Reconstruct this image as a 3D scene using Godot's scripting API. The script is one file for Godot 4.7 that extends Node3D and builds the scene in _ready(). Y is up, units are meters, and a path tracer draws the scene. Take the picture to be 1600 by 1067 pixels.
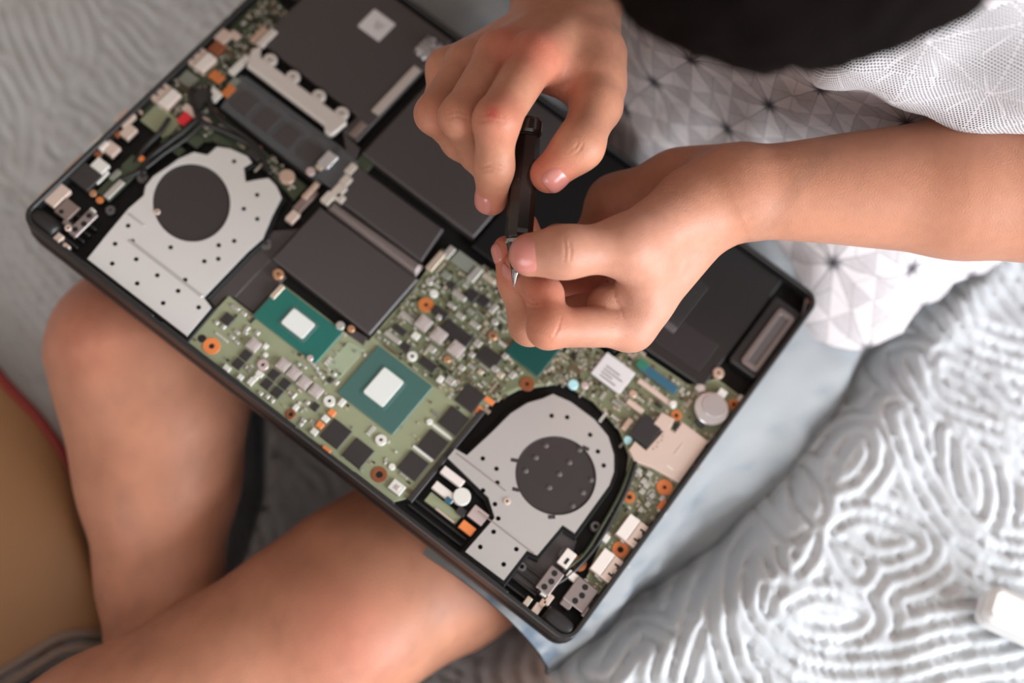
extends Node3D
# A person cross-legged on a quilted bed, an opened laptop on the lap, a precision screwdriver in both hands.
# y is up, metres; the laptop lies level with its rim at y = 0.2; the person faces +z.

const RIM := 0.2
var mats := {}
var taken := {}
var mesh_cache := {}

func _ready() -> void:
	set_view()
	set_light()
	build_room()
	build_bed()
	build_person()
	build_laptop()
	build_small_things()

func set_view() -> void:
	var cam := Camera3D.new()
	cam.name = "camera"
	cam.fov = 26.99
	cam.near = 0.02
	cam.far = 50.0
	cam.transform = Transform3D(Basis(Vector3(0.793934, 0.139039, -0.591893), Vector3(-0.597911, 0.355182, -0.718574), Vector3(0.110320, 0.924399, 0.365124)).orthonormalized(), Vector3(0.145007, 0.897431, 0.286205))
	var lens := CameraAttributesPhysical.new()
	lens.frustum_focal_length = 50.0
	lens.frustum_focus_distance = 0.668
	lens.exposure_aperture = 3.5
	cam.attributes = lens
	add_child(cam)
	cam.fov = 26.99
	cam.current = true

func set_light() -> void:
	var env := Environment.new()
	env.background_mode = Environment.BG_SKY
	var sky := Sky.new()
	var sm := ProceduralSkyMaterial.new()
	sm.sky_top_color = Color(0.55, 0.68, 0.86)
	sm.sky_horizon_color = Color(0.86, 0.90, 0.94)
	sm.ground_bottom_color = Color(0.33, 0.33, 0.30)
	sm.ground_horizon_color = Color(0.62, 0.64, 0.63)
	sky.sky_material = sm
	env.sky = sky
	env.background_energy_multiplier = 1.1
	env.tonemap_mode = Environment.TONE_MAPPER_LINEAR
	env.tonemap_exposure = 1.04
	env.sdfgi_enabled = true
	env.ssao_enabled = true
	env.ssil_enabled = true
	var we := WorldEnvironment.new()
	we.name = "environment"
	we.environment = env
	add_child(we)
	# daylight through the east window; the unseen south window is added as fill
	for w in [[Vector3(2.02, 0.95, -0.1), PI / 2, Vector2(1.6, 1.15), 8.8, Color(0.97, 0.985, 1.0)], [Vector3(0.3, 1.0, 2.32), 0.0, Vector2(1.3, 1.2), 2.0, Color(1.0, 0.97, 0.94)]]:
		var day := AreaLight3D.new()
		day.name = "daylight_and_fill"
		day.area_size = w[2]
		day.light_energy = w[3]
		day.light_color = w[4]
		day.area_normalize_energy = true
		day.area_range = 12.0
		day.area_attenuation = 2.0
		day.shadow_enabled = true
		day.position = w[0]
		day.rotation.y = w[1]
		add_child(day, true)

# ---------------------------------------------------------------- helpers
func lin(r: float, g: float, b: float) -> Color:
	return Color(r, g, b).linear_to_srgb()

func mat(id: String, c: Color, rough := 0.6, metal := 0.0, extra := {}) -> StandardMaterial3D:
	if mats.has(id):
		return mats[id]
	var m := StandardMaterial3D.new()
	m.resource_name = id
	m.albedo_color = c
	m.roughness = rough
	m.metallic = metal
	m.cull_mode = BaseMaterial3D.CULL_DISABLED
	for k in extra:
		m.set(k, extra[k])
	mats[id] = m
	return m

func noise(s: int, freq: float, octaves := 3) -> FastNoiseLite:
	var n := FastNoiseLite.new()
	n.seed = s
	n.noise_type = FastNoiseLite.TYPE_SIMPLEX_SMOOTH
	n.frequency = freq
	n.fractal_octaves = octaves
	return n

func noise_tex(s: int, freq: float, side := 256, octaves := 3, ramp: Gradient = null) -> NoiseTexture2D:
	var t := NoiseTexture2D.new()
	t.width = side
	t.height = side
	t.seamless = true
	t.noise = noise(s, freq, octaves)
	if ramp:
		t.color_ramp = ramp
	return t

func numbered(n: String) -> String:
	taken[n] = taken.get(n, 0) + 1
	return n if taken[n] == 1 else "%s_%03d" % [n, taken[n] - 1]

func thing(called: String, label: String, category: String, at := Vector3.ZERO, group := "") -> Node3D:
	var o := Node3D.new()
	o.name = numbered(called)
	add_child(o)
	o.position = at
	tag(o, label, category, group)
	return o

func tag(o: Node, label: String, category: String, group := "") -> void:
	o.set_meta("label", label)
	o.set_meta("category", category)
	if group:
		o.set_meta("group", group)

func part(called: String, mesh: Mesh, m: Material, parent: Node3D, at := Vector3.ZERO, turn := 0.0) -> MeshInstance3D:
	var o := MeshInstance3D.new()
	o.name = called
	o.mesh = mesh
	o.material_override = m
	o.position = at
	o.rotation.y = turn
	o.cast_shadow = GeometryInstance3D.SHADOW_CASTING_SETTING_ON
	parent.add_child(o, true)
	return o

func struct_box(called: String, size: Vector3, at: Vector3, m: Material) -> MeshInstance3D:
	var o := part(called, box(size, 0.004), m, self, at)
	o.set_meta("kind", "structure")
	o.set_meta("label", called.replace("_", " ") + " of the bedroom, plain painted")
	return o

class Mb:
	var v := PackedVector3Array()
	var n := PackedVector3Array()
	var c := PackedColorArray()
	var uv := PackedVector2Array()
	var idx := PackedInt32Array()
	func face(pts: PackedVector3Array, col := Color.WHITE) -> void:  # flat, counter-clockwise seen from outside
		var nn := (pts[1] - pts[0]).cross(pts[2] - pts[0])
		if pts.size() > 3:
			nn += (pts[2] - pts[0]).cross(pts[3] - pts[0])
		nn = nn.normalized()
		var b := v.size()
		for p in pts:
			v.append(p)
			n.append(nn)
			c.append(col)
			uv.append(Vector2(p.x, p.z))
		for i in range(1, pts.size() - 1):
			idx.append(b)
			idx.append(b + i + 1)
			idx.append(b + i)
	func vert(p: Vector3, col := Color.WHITE, t := Vector2.ZERO) -> int:
		v.append(p)
		n.append(Vector3.UP)
		c.append(col)
		uv.append(t)
		return v.size() - 1
	func tri(a: int, b: int, d: int) -> void:  # counter-clockwise from outside
		idx.append(a)
		idx.append(d)
		idx.append(b)
	func quad(a: int, b: int, d: int, e: int) -> void:
		tri(a, b, d)
		tri(a, d, e)
	func smooth() -> void:
		for i in n.size():
			n[i] = Vector3.ZERO
		for i in range(0, idx.size(), 3):
			var a := idx[i]
			var b := idx[i + 1]
			var d := idx[i + 2]
			var f := (v[d] - v[a]).cross(v[b] - v[a])
			n[a] += f
			n[b] += f
			n[d] += f
		for i in n.size():
			n[i] = n[i].normalized() if n[i].length_squared() > 0.0 else Vector3.UP
	func weld_normals(pairs: PackedInt32Array) -> void:
		for i in range(0, pairs.size(), 2):
			var s := (n[pairs[i]] + n[pairs[i + 1]]).normalized()
			n[pairs[i]] = s
			n[pairs[i + 1]] = s
	func add(o: Mb, t: Transform3D, col := Color(-1, 0, 0)) -> void:
		var b := v.size()
		for i in o.v.size():
			v.append(t * o.v[i])
			n.append((t.basis * o.n[i]).normalized())
			c.append(o.c[i] if col.r < 0 else col)
			uv.append(o.uv[i])
		for i in o.idx:
			idx.append(b + i)
	func done() -> ArrayMesh:
		var a := []
		a.resize(Mesh.ARRAY_MAX)
		a[Mesh.ARRAY_VERTEX] = v
		a[Mesh.ARRAY_NORMAL] = n
		a[Mesh.ARRAY_COLOR] = c
		a[Mesh.ARRAY_TEX_UV] = uv
		a[Mesh.ARRAY_INDEX] = idx
		var m := ArrayMesh.new()
		m.add_surface_from_arrays(Mesh.PRIMITIVE_TRIANGLES, a)
		return m

func box_mb(s: Vector3, b: float) -> Mb:
	# a box with chamfered edges, centred in x and z, its base at y = -s.y / 2
	var m := Mb.new()
	var h := s / 2.0
	b = minf(b, minf(h.x, minf(h.y, h.z)) * 0.9)
	var P := func(ax: int, sx: float, sy: float, sz: float) -> Vector3:
		var p := Vector3(sx * (h.x - b), sy * (h.y - b), sz * (h.z - b))
		p[ax] += b * [sx, sy, sz][ax]
		return p
	var put := func(pts: Array) -> void:
		var q := PackedVector3Array(pts)
		var mid := Vector3.ZERO
		for p in q:
			mid += p
		var nn := (q[1] - q[0]).cross(q[2] - q[0])
		if nn.dot(mid) < 0:
			q.reverse()
		m.face(q)
	for s1 in [-1.0, 1.0]:
		put.call([P.call(0, s1, -1, -1), P.call(0, s1, 1, -1), P.call(0, s1, 1, 1), P.call(0, s1, -1, 1)])
		put.call([P.call(1, -1, s1, -1), P.call(1, 1, s1, -1), P.call(1, 1, s1, 1), P.call(1, -1, s1, 1)])
		put.call([P.call(2, -1, -1, s1), P.call(2, 1, -1, s1), P.call(2, 1, 1, s1), P.call(2, -1, 1, s1)])
		for s2 in [-1.0, 1.0]:
			put.call([P.call(0, s1, s2, -1), P.call(0, s1, s2, 1), P.call(1, s1, s2, 1), P.call(1, s1, s2, -1)])
			put.call([P.call(1, -1, s1, s2), P.call(1, 1, s1, s2), P.call(2, 1, s1, s2), P.call(2, -1, s1, s2)])
			put.call([P.call(0, s1, -1, s2), P.call(0, s1, 1, s2), P.call(2, s1, 1, s2), P.call(2, s1, -1, s2)])
			for s3 in [-1.0, 1.0]:
				put.call([P.call(0, s1, s2, s3), P.call(1, s1, s2, s3), P.call(2, s1, s2, s3)])
	return m

func box(s: Vector3, b := 0.0003) -> ArrayMesh:
	var key := "box%s/%s" % [s, b]
	if not mesh_cache.has(key):
		mesh_cache[key] = box_mb(s, b).done()
	return mesh_cache[key]

func inset(poly: PackedVector2Array, d: float) -> PackedVector2Array:
	var out := PackedVector2Array()
	var k := poly.size()
	var s := 1.0 if area(poly) > 0 else -1.0
	for i in k:
		var e1 := (poly[i] - poly[(i + k - 1) % k]).normalized()
		var e2 := (poly[(i + 1) % k] - poly[i]).normalized()
		var n1 := Vector2(-e1.y, e1.x) * s
		var n2 := Vector2(-e2.y, e2.x) * s
		var mm := n1 + n2
		mm = mm / maxf(0.35, mm.length_squared() / 2.0) if mm.length() > 0.01 else n1
		out.append(poly[i] + mm * d)
	return out

func area(poly: PackedVector2Array) -> float:
	var a := 0.0
	for i in poly.size():
		a += poly[i].cross(poly[(i + 1) % poly.size()])
	return a / 2.0

func slab_mb(poly: PackedVector2Array, y0: float, y1: float, b: float) -> Mb:
	# a plate with the outline poly in (x, z), from y0 up to y1, its top edge chamfered by b
	var m := Mb.new()
	if area(poly) < 0:
		poly.reverse()
	var top := inset(poly, b)
	var k := poly.size()
	var q := func(p: Vector2, y: float) -> Vector3: return Vector3(p.x, y, p.y)
	for i in k:
		var j := (i + 1) % k
		m.face(PackedVector3Array([q.call(poly[i], y0), q.call(poly[i], y1 - b), q.call(poly[j], y1 - b), q.call(poly[j], y0)]))
		m.face(PackedVector3Array([q.call(poly[i], y1 - b), q.call(top[i], y1), q.call(top[j], y1), q.call(poly[j], y1 - b)]))
	var t := Geometry2D.triangulate_polygon(top)
	for i in range(0, t.size(), 3):
		var a := top[t[i]]
		var bb := top[t[i + 1]]
		var d := top[t[i + 2]]
		if (bb - a).cross(d - a) > 0:
			var sw := bb
			bb = d
			d = sw
		m.face(PackedVector3Array([q.call(a, y1), q.call(bb, y1), q.call(d, y1)]))
		m.face(PackedVector3Array([q.call(a, y0), q.call(d, y0), q.call(bb, y0)]))
	return m

func slab(poly: PackedVector2Array, y0: float, y1: float, b := 0.0002) -> ArrayMesh:
	return slab_mb(poly, y0, y1, b).done()

func lathe_mb(prof: PackedVector2Array, seg := 24, col := Color.WHITE) -> Mb:
	# prof: (radius, y) from the bottom to the top, turned about the y axis with flat-ish smooth sides
	var m := Mb.new()
	for i in prof.size() - 1:
		var a := prof[i]
		var d := prof[i + 1]
		var sl := Vector2(d.y - a.y, a.x - d.x).normalized()
		var b := m.v.size()
		for s in seg + 1:
			var t := TAU * s / seg
			for p in [a, d]:
				m.vert(Vector3(cos(t) * p.x, p.y, sin(t) * p.x), col, Vector2(float(s) / seg, p.y))
				m.n[m.n.size() - 1] = Vector3(cos(t) * sl.x, sl.y, sin(t) * sl.x)
		for s in seg:
			var o := b + s * 2
			m.quad(o, o + 1, o + 3, o + 2)
	return m

func lathe(prof: PackedVector2Array, seg := 24) -> ArrayMesh:
	var key := "lathe%s/%d" % [prof, seg]
	if not mesh_cache.has(key):
		mesh_cache[key] = lathe_mb(prof, seg).done()
	return mesh_cache[key]

func tube_mb(path: PackedVector3Array, rad: PackedFloat32Array, seg := 12, col := Color.WHITE) -> Mb:
	var m := Mb.new()
	var k := path.size()
	var side := Vector3.ZERO
	for i in k:
		var d := (path[mini(i + 1, k - 1)] - path[maxi(i - 1, 0)]).normalized()
		if i == 0:
			side = d.cross(Vector3.UP if absf(d.y) < 0.9 else Vector3.RIGHT).normalized()
		side = (side - d * side.dot(d)).normalized()
		var up := side.cross(d).normalized()
		for s in seg:
			var t := TAU * s / seg
			m.vert(path[i] + (side * cos(t) + up * sin(t)) * rad[mini(i, rad.size() - 1)], col)
	for i in k - 1:
		for s in seg:
			var a := i * seg + s
			var b := i * seg + (s + 1) % seg
			m.quad(a, b, b + seg, a + seg)
	for e in [0, k - 1]:
		var cc := m.vert(path[e], col)
		for s in seg:
			if e == 0:
				m.tri(cc, (s + 1) % seg, s)
			else:
				m.tri(cc, e * seg + s, e * seg + (s + 1) % seg)
	m.smooth()
	return m

func curve(pts: Array, step := 6) -> PackedVector3Array:
	# Catmull-Rom through the points
	var out := PackedVector3Array()
	for i in pts.size() - 1:
		var p0: Vector3 = pts[maxi(i - 1, 0)]
		var p3: Vector3 = pts[mini(i + 2, pts.size() - 1)]
		for s in step:
			out.append((pts[i] as Vector3).cubic_interpolate(pts[i + 1], p0, p3, float(s) / step))
	out.append(pts[-1])
	return out

func loft_mb(rings: Array, seg: int, bump: Callable, uv_scale := 1.0) -> Mb:
	# rings: [centre, U, V]; a point is centre + U cos t + V sin t, pushed out by bump(point, t, row)
	var m := Mb.new()
	var k := rings.size()
	var walked := 0.0
	for i in k:
		if i:
			walked += (rings[i][0] as Vector3).distance_to(rings[i - 1][0])
		var around := PI * ((rings[i][1] as Vector3).length() + (rings[i][2] as Vector3).length())
		for s in seg + 1:
			var t := TAU * s / seg
			var r: Vector3 = rings[i][1] * cos(t) + rings[i][2] * sin(t)
			var p: Vector3 = rings[i][0] + r
			p += r.normalized() * bump.call(p, t if s < seg else 0.0, float(i) / (k - 1))
			m.vert(p, Color.WHITE, Vector2(around * s / seg, walked) * uv_scale)
	for i in k - 1:
		for s in seg:
			var a := i * (seg + 1) + s
			m.quad(a, a + seg + 1, a + seg + 2, a + 1)
	m.smooth()
	var pairs := PackedInt32Array()
	for i in k:
		pairs.append(i * (seg + 1))
		pairs.append(i * (seg + 1) + seg)
	m.weld_normals(pairs)
	return m

func dense(rings: Array, times: int) -> Array:
	# more rings in between, by Catmull-Rom
	var out := []
	for i in rings.size() - 1:
		for s in times:
			var r: Array = []
			for j in 3:
				r.append((rings[i][j] as Vector3).cubic_interpolate(rings[i + 1][j], rings[maxi(i - 1, 0)][j], rings[mini(i + 2, rings.size() - 1)][j], float(s) / times))
			out.append(r)
	out.append(rings[-1])
	return out

# ---------------------------------------------------------------- the room
func build_room() -> void:
	var wall := mat("wall_paint", lin(0.46, 0.35, 0.28), 0.85)
	var white := mat("ceiling_paint", lin(0.66, 0.62, 0.58), 0.9)
	var wood := mat("floor_boards", lin(0.30, 0.19, 0.11), 0.5)
	struct_box("floor", Vector3(4.3, 0.1, 4.5), Vector3(0, -0.55, 0.3), wood)
	struct_box("ceiling", Vector3(4.3, 0.1, 4.5), Vector3(0, 2.1, 0.3), white)
	struct_box("wall_west", Vector3(0.1, 2.6, 4.5), Vector3(-2.1, 0.8, 0.3), wall)
	struct_box("wall_north", Vector3(4.3, 2.6, 0.1), Vector3(0, 0.8, -1.9), wall)
	# the east wall has a window, the south wall an opening for the added fill
	struct_box("wall_east", Vector3(0.1, 0.75, 4.5), Vector3(2.1, -0.125, 0.3), wall)
	struct_box("wall_east_top", Vector3(0.1, 0.35, 4.5), Vector3(2.1, 1.875, 0.3), wall)
	struct_box("wall_east_pier", Vector3(0.1, 1.45, 0.75), Vector3(2.1, 0.975, -1.475), wall)
	struct_box("wall_east_end", Vector3(0.1, 1.45, 1.65), Vector3(2.1, 0.975, 1.725), wall)
	struct_box("wall_south", Vector3(4.3, 0.8, 0.1), Vector3(0, -0.1, 2.4), wall)
	struct_box("wall_south_top", Vector3(4.3, 0.4, 0.1), Vector3(0, 1.85, 2.4), wall)
	struct_box("wall_south_pier", Vector3(1.65, 1.35, 0.1), Vector3(-1.225, 0.975, 2.4), wall)
	struct_box("wall_south_end", Vector3(1.05, 1.35, 0.1), Vector3(1.525, 0.975, 2.4), wall)

# ---------------------------------------------------------------- the person
class Flesh:
	# a body as chains of tapered capsules joined by smooth minima
	var A := PackedVector3Array()
	var B := PackedVector3Array()
	var L := PackedFloat32Array()
	var R0 := PackedFloat32Array()
	var DR := PackedFloat32Array()
	var first := PackedInt32Array()
	var last := PackedInt32Array()
	var K := PackedFloat32Array()
	var finger_from := 1 << 20
	var join := 0.0055
	var apart := 0.0010
	var cuts := []   # [a, b, radius, softness]
	var live := []   # the cuts near the block being meshed
	var spots := []  # [at, radius, colour, share]
	var lo := Vector3(9, 9, 9)
	var hi := Vector3(-9, -9, -9)
	func group(k: float, pts: Array, radii: Array) -> void:
		first.append(A.size())
		for i in pts.size() - 1:
			A.append(pts[i])
			var d: Vector3 = pts[i + 1] - pts[i]
			B.append(d)
			L.append(1.0 / maxf(d.length_squared(), 1e-9))
			R0.append(radii[i])
			DR.append(radii[i + 1] - radii[i])
		for i in pts.size():
			var r: Vector3 = Vector3.ONE * (radii[i] + 0.008)
			lo = lo.min(pts[i] - r)
			hi = hi.max(pts[i] + r)
		last.append(A.size())
		K.append(k)
	func cut(a: Vector3, b: Vector3, r: float, k: float) -> void:
		cuts.append([a, b, r, k])
	func start_fingers() -> void:
		finger_from = K.size()
	func one(g: int, p: Vector3) -> float:
		var d := 9.0
		var k := K[g]
		for i in range(first[g], last[g]):
			var q := p - A[i]
			var t := clampf(q.dot(B[i]) * L[i], 0.0, 1.0)
			var e := (q - B[i] * t).length() - R0[i] - DR[i] * t
			var h := maxf(k - absf(d - e), 0.0)
			d = minf(d, e) - h * h / (4.0 * k)
		return d
	func at(p: Vector3, act: PackedInt32Array) -> float:
		var d := 9.0
		var f := 9.0
		for g in act:
			var e := one(g, p)
			if g < finger_from:
				var k := K[g]
				var h := maxf(k - absf(d - e), 0.0)
				d = minf(d, e) - h * h / (4.0 * k)
			else:
				var h := maxf(apart - absf(f - e), 0.0)
				f = minf(f, e) - h * h / (4.0 * apart)
		var hh := maxf(join - absf(d - f), 0.0)
		d = minf(d, f) - hh * hh / (4.0 * join)
		for c in live:
			var q: Vector3 = p - c[0]
			var ab: Vector3 = c[1] - c[0]
			var t := clampf(q.dot(ab) / ab.length_squared(), 0.0, 1.0)
			var e: float = (c[2] as float) - (q - ab * t).length()
			if e > -0.004:
				var k: float = c[3]
				var h := maxf(k - absf(d - e), 0.0)
				d = maxf(d, e) + h * h / (4.0 * k)
		return d
	func colour(p: Vector3, base: Color) -> Color:
		var c := base
		for s in spots:
			var w := 1.0 - p.distance_to(s[0]) / (s[1] as float)
			if w > 0.0:
				c = c.lerp(s[2], smoothstep(0.0, 1.0, w) * s[3])
		return c

	func mesh_into(m: Mb, cell: float, tint: Callable, from: Vector3 = lo, to: Vector3 = hi) -> void:
		# surface nets: one vertex in each cell that the surface crosses, one quad round each crossed edge
		var blk := 4
		var nb := Vector3i(((to - from) / (cell * blk)).ceil())
		var n := nb * blk + Vector3i.ONE
		var val := PackedFloat32Array()
		val.resize(n.x * n.y * n.z)
		val.fill(1.0)
		var sx := 1
		var sy := n.x
		var sz := n.x * n.y
		var half := cell * blk * 0.5
		var reach := half * 1.7321 + cell
		var all := PackedInt32Array(range(K.size()))
		var active := {}
		var blocks := []
		var skip := {}
		var far_reach := cell * blk * 2.0 * 1.7321 + reach + 0.01
		for bz in nb.z:
			for by in nb.y:
				for bx in nb.x:
					var big := Vector3i(bx >> 2, by >> 2, bz >> 2)
					if not skip.has(big):
						var cen := from + (Vector3(big) * 4.0 + Vector3.ONE * 2.0) * blk * cell
						var hit := false
						for g in all:
							if one(g, cen) < far_reach:
								hit = true
								break
						skip[big] = not hit
					if skip[big]:
						continue
					var mid := from + (Vector3(bx, by, bz) * blk + Vector3.ONE * (blk * 0.5)) * cell
					var near := PackedInt32Array()
					var least := 9.0
					var ds := PackedFloat32Array()
					for g in all:
						var e := one(g, mid)
						ds.append(e)
						least = minf(least, e)
					if least > reach + 0.006:
						continue
					if least < -reach - 0.012:
						for z in blk + 1:
							for y in blk + 1:
								var o := (bx * blk) + (by * blk + y) * sy + (bz * blk + z) * sz
								for x in blk + 1:
									if val[o + x] == 1.0:
										val[o + x] = -1.0
						continue
					live = []
					for c in cuts:
						if mid.distance_to(c[0]) < reach + 0.009:
							live.append(c)
					for g in all:
						if ds[g] < least + 2.0 * reach + 0.02:
							near.append(g)
					for z in blk + 1:
						for y in blk + 1:
							var o := (bx * blk) + (by * blk + y) * sy + (bz * blk + z) * sz
							for x in blk + 1:
								if val[o + x] == 1.0 or val[o + x] == -1.0:
									val[o + x] = at(from + Vector3(bx * blk + x, by * blk + y, bz * blk + z) * cell, near)
					blocks.append([Vector3i(bx, by, bz) * blk, near, live])
		var ids := {}
		var start := m.v.size()
		for bl in blocks:
			var c0: Vector3i = bl[0]
			live = bl[2]
			for z in blk:
				for y in blk:
					for x in blk:
						var c := c0 + Vector3i(x, y, z)
						var o := c.x + c.y * sy + c.z * sz
						var a := val[o]
						var inside := a < 0.0
						if inside == (val[o + 1] < 0.0) and inside == (val[o + sy] < 0.0) and inside == (val[o + sy + 1] < 0.0) and inside == (val[o + sz] < 0.0) and inside == (val[o + sz + 1] < 0.0) and inside == (val[o + sz + sy] < 0.0) and inside == (val[o + sz + sy + 1] < 0.0):
							continue
						var sum := Vector3.ZERO
						var cnt := 0
						for e in 12:
							var ax: int = e >> 2
							var b1 := e & 1
							var b2 := (e >> 1) & 1
							var p0 := Vector3i(0, b1, b2) if ax == 0 else (Vector3i(b1, 0, b2) if ax == 1 else Vector3i(b1, b2, 0))
							var o0 := o + p0.x + p0.y * sy + p0.z * sz
							var o1 := o0 + (sx if ax == 0 else (sy if ax == 1 else sz))
							var v0 := val[o0]
							var v1 := val[o1]
							if (v0 < 0.0) != (v1 < 0.0):
								var t := v0 / (v0 - v1)
								var q := Vector3(p0)
								q[ax] += t
								sum += q
								cnt += 1
						var p := from + (Vector3(c) + sum / cnt) * cell
						var near: PackedInt32Array = bl[1]
						var h := minf(cell * 0.5, 0.0004)
						var gr := Vector3(1, -1, -1) * at(p + Vector3(h, -h, -h), near) + Vector3(-1, -1, 1) * at(p + Vector3(-h, -h, h), near) + Vector3(-1, 1, -1) * at(p + Vector3(-h, h, -h), near) + Vector3(1, 1, 1) * at(p + Vector3(h, h, h), near)
						gr = gr.normalized()
						var id := m.vert(p, tint.call(p, gr))
						m.n[id] = gr
						ids[o] = id
		for o in ids:
			var zz: int = o / sz
			var yy: int = (o - zz * sz) / sy
			var xx: int = o - zz * sz - yy * sy
			for ax in 3:
				var st: int = sx if ax == 0 else (sy if ax == 1 else sz)
				var u: int = sy if ax == 0 else (sz if ax == 1 else sx)
				var w: int = sz if ax == 0 else (sx if ax == 1 else sy)
				var a := val[o]
				var b := val[o + st]
				if (a < 0.0) == (b < 0.0):
					continue
				var i1: int = ids.get(o - u, -1)
				var i2: int = ids.get(o - u - w, -1)
				var i3: int = ids.get(o - w, -1)
				if i1 < 0 or i2 < 0 or i3 < 0:
					continue
				if a < 0.0:
					m.quad(ids[o], i1, i2, i3)
				else:
					m.quad(ids[o], i3, i2, i1)

func skin_material() -> StandardMaterial3D:
	var nt := noise_tex(11, 0.05, 512, 4)
	return mat("skin", Color.WHITE, 0.5, 0.0, {
		"vertex_color_use_as_albedo": true, "metallic_specular": 0.42,
		"heightmap_enabled": true, "heightmap_texture": nt, "heightmap_scale": 0.015,
		"uv1_triplanar": true, "uv1_scale": Vector3(38, 38, 38),
		"subsurf_scatter_enabled": true, "subsurf_scatter_strength": 0.12, "rim_enabled": true, "rim": 0.08})

func left_arm_field() -> Flesh:
	var f := Flesh.new()
	# forearm and palm
	f.group(0.0090, [Vector3(0.3328, 0.3463, -0.2376), Vector3(0.1965, 0.3197, -0.1455), Vector3(0.1129, 0.3124, -0.0742), Vector3(0.1085, 0.3085, -0.0686), Vector3(0.1111, 0.2903, 0.0041)], [0.0420, 0.0310, 0.0210, 0.0170, 0.0104])
	f.group(0.0090, [Vector3(0.3328, 0.3463, -0.2376), Vector3(0.1965, 0.3197, -0.1455), Vector3(0.1100, 0.2890, -0.0910), Vector3(0.1002, 0.2893, -0.0833), Vector3(0.0869, 0.2584, -0.0229)], [0.0420, 0.0310, 0.0200, 0.0160, 0.0110])
	f.group(0.0080, [Vector3(0.1129, 0.3124, -0.0742), Vector3(0.1048, 0.2989, -0.0762), Vector3(0.0996, 0.2726, -0.0080)], [0.0190, 0.0170, 0.0115])
	f.group(0.0080, [Vector3(0.1100, 0.2890, -0.0910), Vector3(0.0957, 0.2806, -0.0872), Vector3(0.0682, 0.2483, -0.0384)], [0.0190, 0.0150, 0.0100])
	f.group(0.0080, [Vector3(0.0957, 0.2806, -0.0872), Vector3(0.0857, 0.2759, -0.0807), Vector3(0.0666, 0.2601, -0.0595), Vector3(0.0682, 0.2483, -0.0384)], [0.0150, 0.0170, 0.0150, 0.0105])
	f.group(0.0080, [Vector3(0.1085, 0.3085, -0.0686), Vector3(0.1016, 0.3106, -0.0555), Vector3(0.0893, 0.3211, -0.0126)], [0.0170, 0.0180, 0.0132])
	f.group(0.0080, [Vector3(0.0893, 0.3211, -0.0126), Vector3(0.0995, 0.3122, -0.0151), Vector3(0.1089, 0.2971, -0.0070), Vector3(0.1111, 0.2903, 0.0041)], [0.0120, 0.0115, 0.0105, 0.0100])
	f.group(0.0050, [Vector3(0.1246, 0.3290, -0.0981), Vector3(0.1114, 0.3259, -0.0861), Vector3(0.0986, 0.3189, -0.0754)], [0.0025, 0.0032, 0.0022])
	f.group(0.0050, [Vector3(0.1253, 0.3303, -0.0906), Vector3(0.1129, 0.3276, -0.0773), Vector3(0.0985, 0.3225, -0.0626)], [0.0025, 0.0032, 0.0022])
	f.start_fingers()
	f.group(0.0080, [Vector3(0.0893, 0.3211, -0.0126), Vector3(0.0695, 0.3261, 0.0110), Vector3(0.0577, 0.3208, 0.0195)], [0.0126, 0.0106, 0.0099])
	f.group(0.0050, [Vector3(0.0969, 0.2948, 0.0052), Vector3(0.1065, 0.2889, 0.0008)], [0.0095, 0.0090])
	f.group(0.0050, [Vector3(0.1111, 0.2903, 0.0041), Vector3(0.0832, 0.3056, 0.0368), Vector3(0.0719, 0.3016, 0.0228), Vector3(0.0528, 0.2932, 0.0156)], [0.0102, 0.0088, 0.0080, 0.0074])
	f.group(0.0050, [Vector3(0.0996, 0.2726, -0.0080), Vector3(0.0726, 0.2765, 0.0288), Vector3(0.0549, 0.2829, 0.0179), Vector3(0.0424, 0.2877, 0.0095)], [0.0110, 0.0092, 0.0080, 0.0068])
	f.group(0.0050, [Vector3(0.0869, 0.2584, -0.0229), Vector3(0.0632, 0.2510, -0.0025), Vector3(0.0527, 0.2758, -0.0019), Vector3(0.0419, 0.2915, -0.0027)], [0.0105, 0.0088, 0.0079, 0.0080])
	f.group(0.0050, [Vector3(0.0682, 0.2483, -0.0384), Vector3(0.0507, 0.2360, -0.0237), Vector3(0.0539, 0.2604, -0.0235), Vector3(0.0620, 0.2730, -0.0250)], [0.0095, 0.0078, 0.0070, 0.0065])
	# creases
	f.cut(Vector3(0.0841, 0.3337, -0.0204), Vector3(0.0809, 0.3326, -0.0188), 0.00038, 0.00050)
	f.cut(Vector3(0.0809, 0.3326, -0.0188), Vector3(0.0776, 0.3298, -0.0182), 0.00050, 0.00050)
	f.cut(Vector3(0.0776, 0.3298, -0.0182), Vector3(0.0762, 0.3303, -0.0148), 0.00050, 0.00050)
	f.cut(Vector3(0.0762, 0.3303, -0.0148), Vector3(0.0748, 0.3302, -0.0117), 0.00050, 0.00050)
	f.cut(Vector3(0.0748, 0.3302, -0.0117), Vector3(0.0747, 0.3316, -0.0091), 0.00050, 0.00050)
	f.cut(Vector3(0.0747, 0.3316, -0.0091), Vector3(0.0747, 0.3328, -0.0066), 0.00038, 0.00050)
	f.cut(Vector3(0.0887, 0.3130, 0.0414), Vector3(0.0882, 0.3143, 0.0391), 0.00038, 0.00050)
	f.cut(Vector3(0.0882, 0.3143, 0.0391), Vector3(0.0877, 0.3148, 0.0365), 0.00050, 0.00050)
	f.cut(Vector3(0.0877, 0.3148, 0.0365), Vector3(0.0866, 0.3150, 0.0343), 0.00050, 0.00050)
	f.cut(Vector3(0.0866, 0.3150, 0.0343), Vector3(0.0854, 0.3144, 0.0317), 0.00038, 0.00050)
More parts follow.
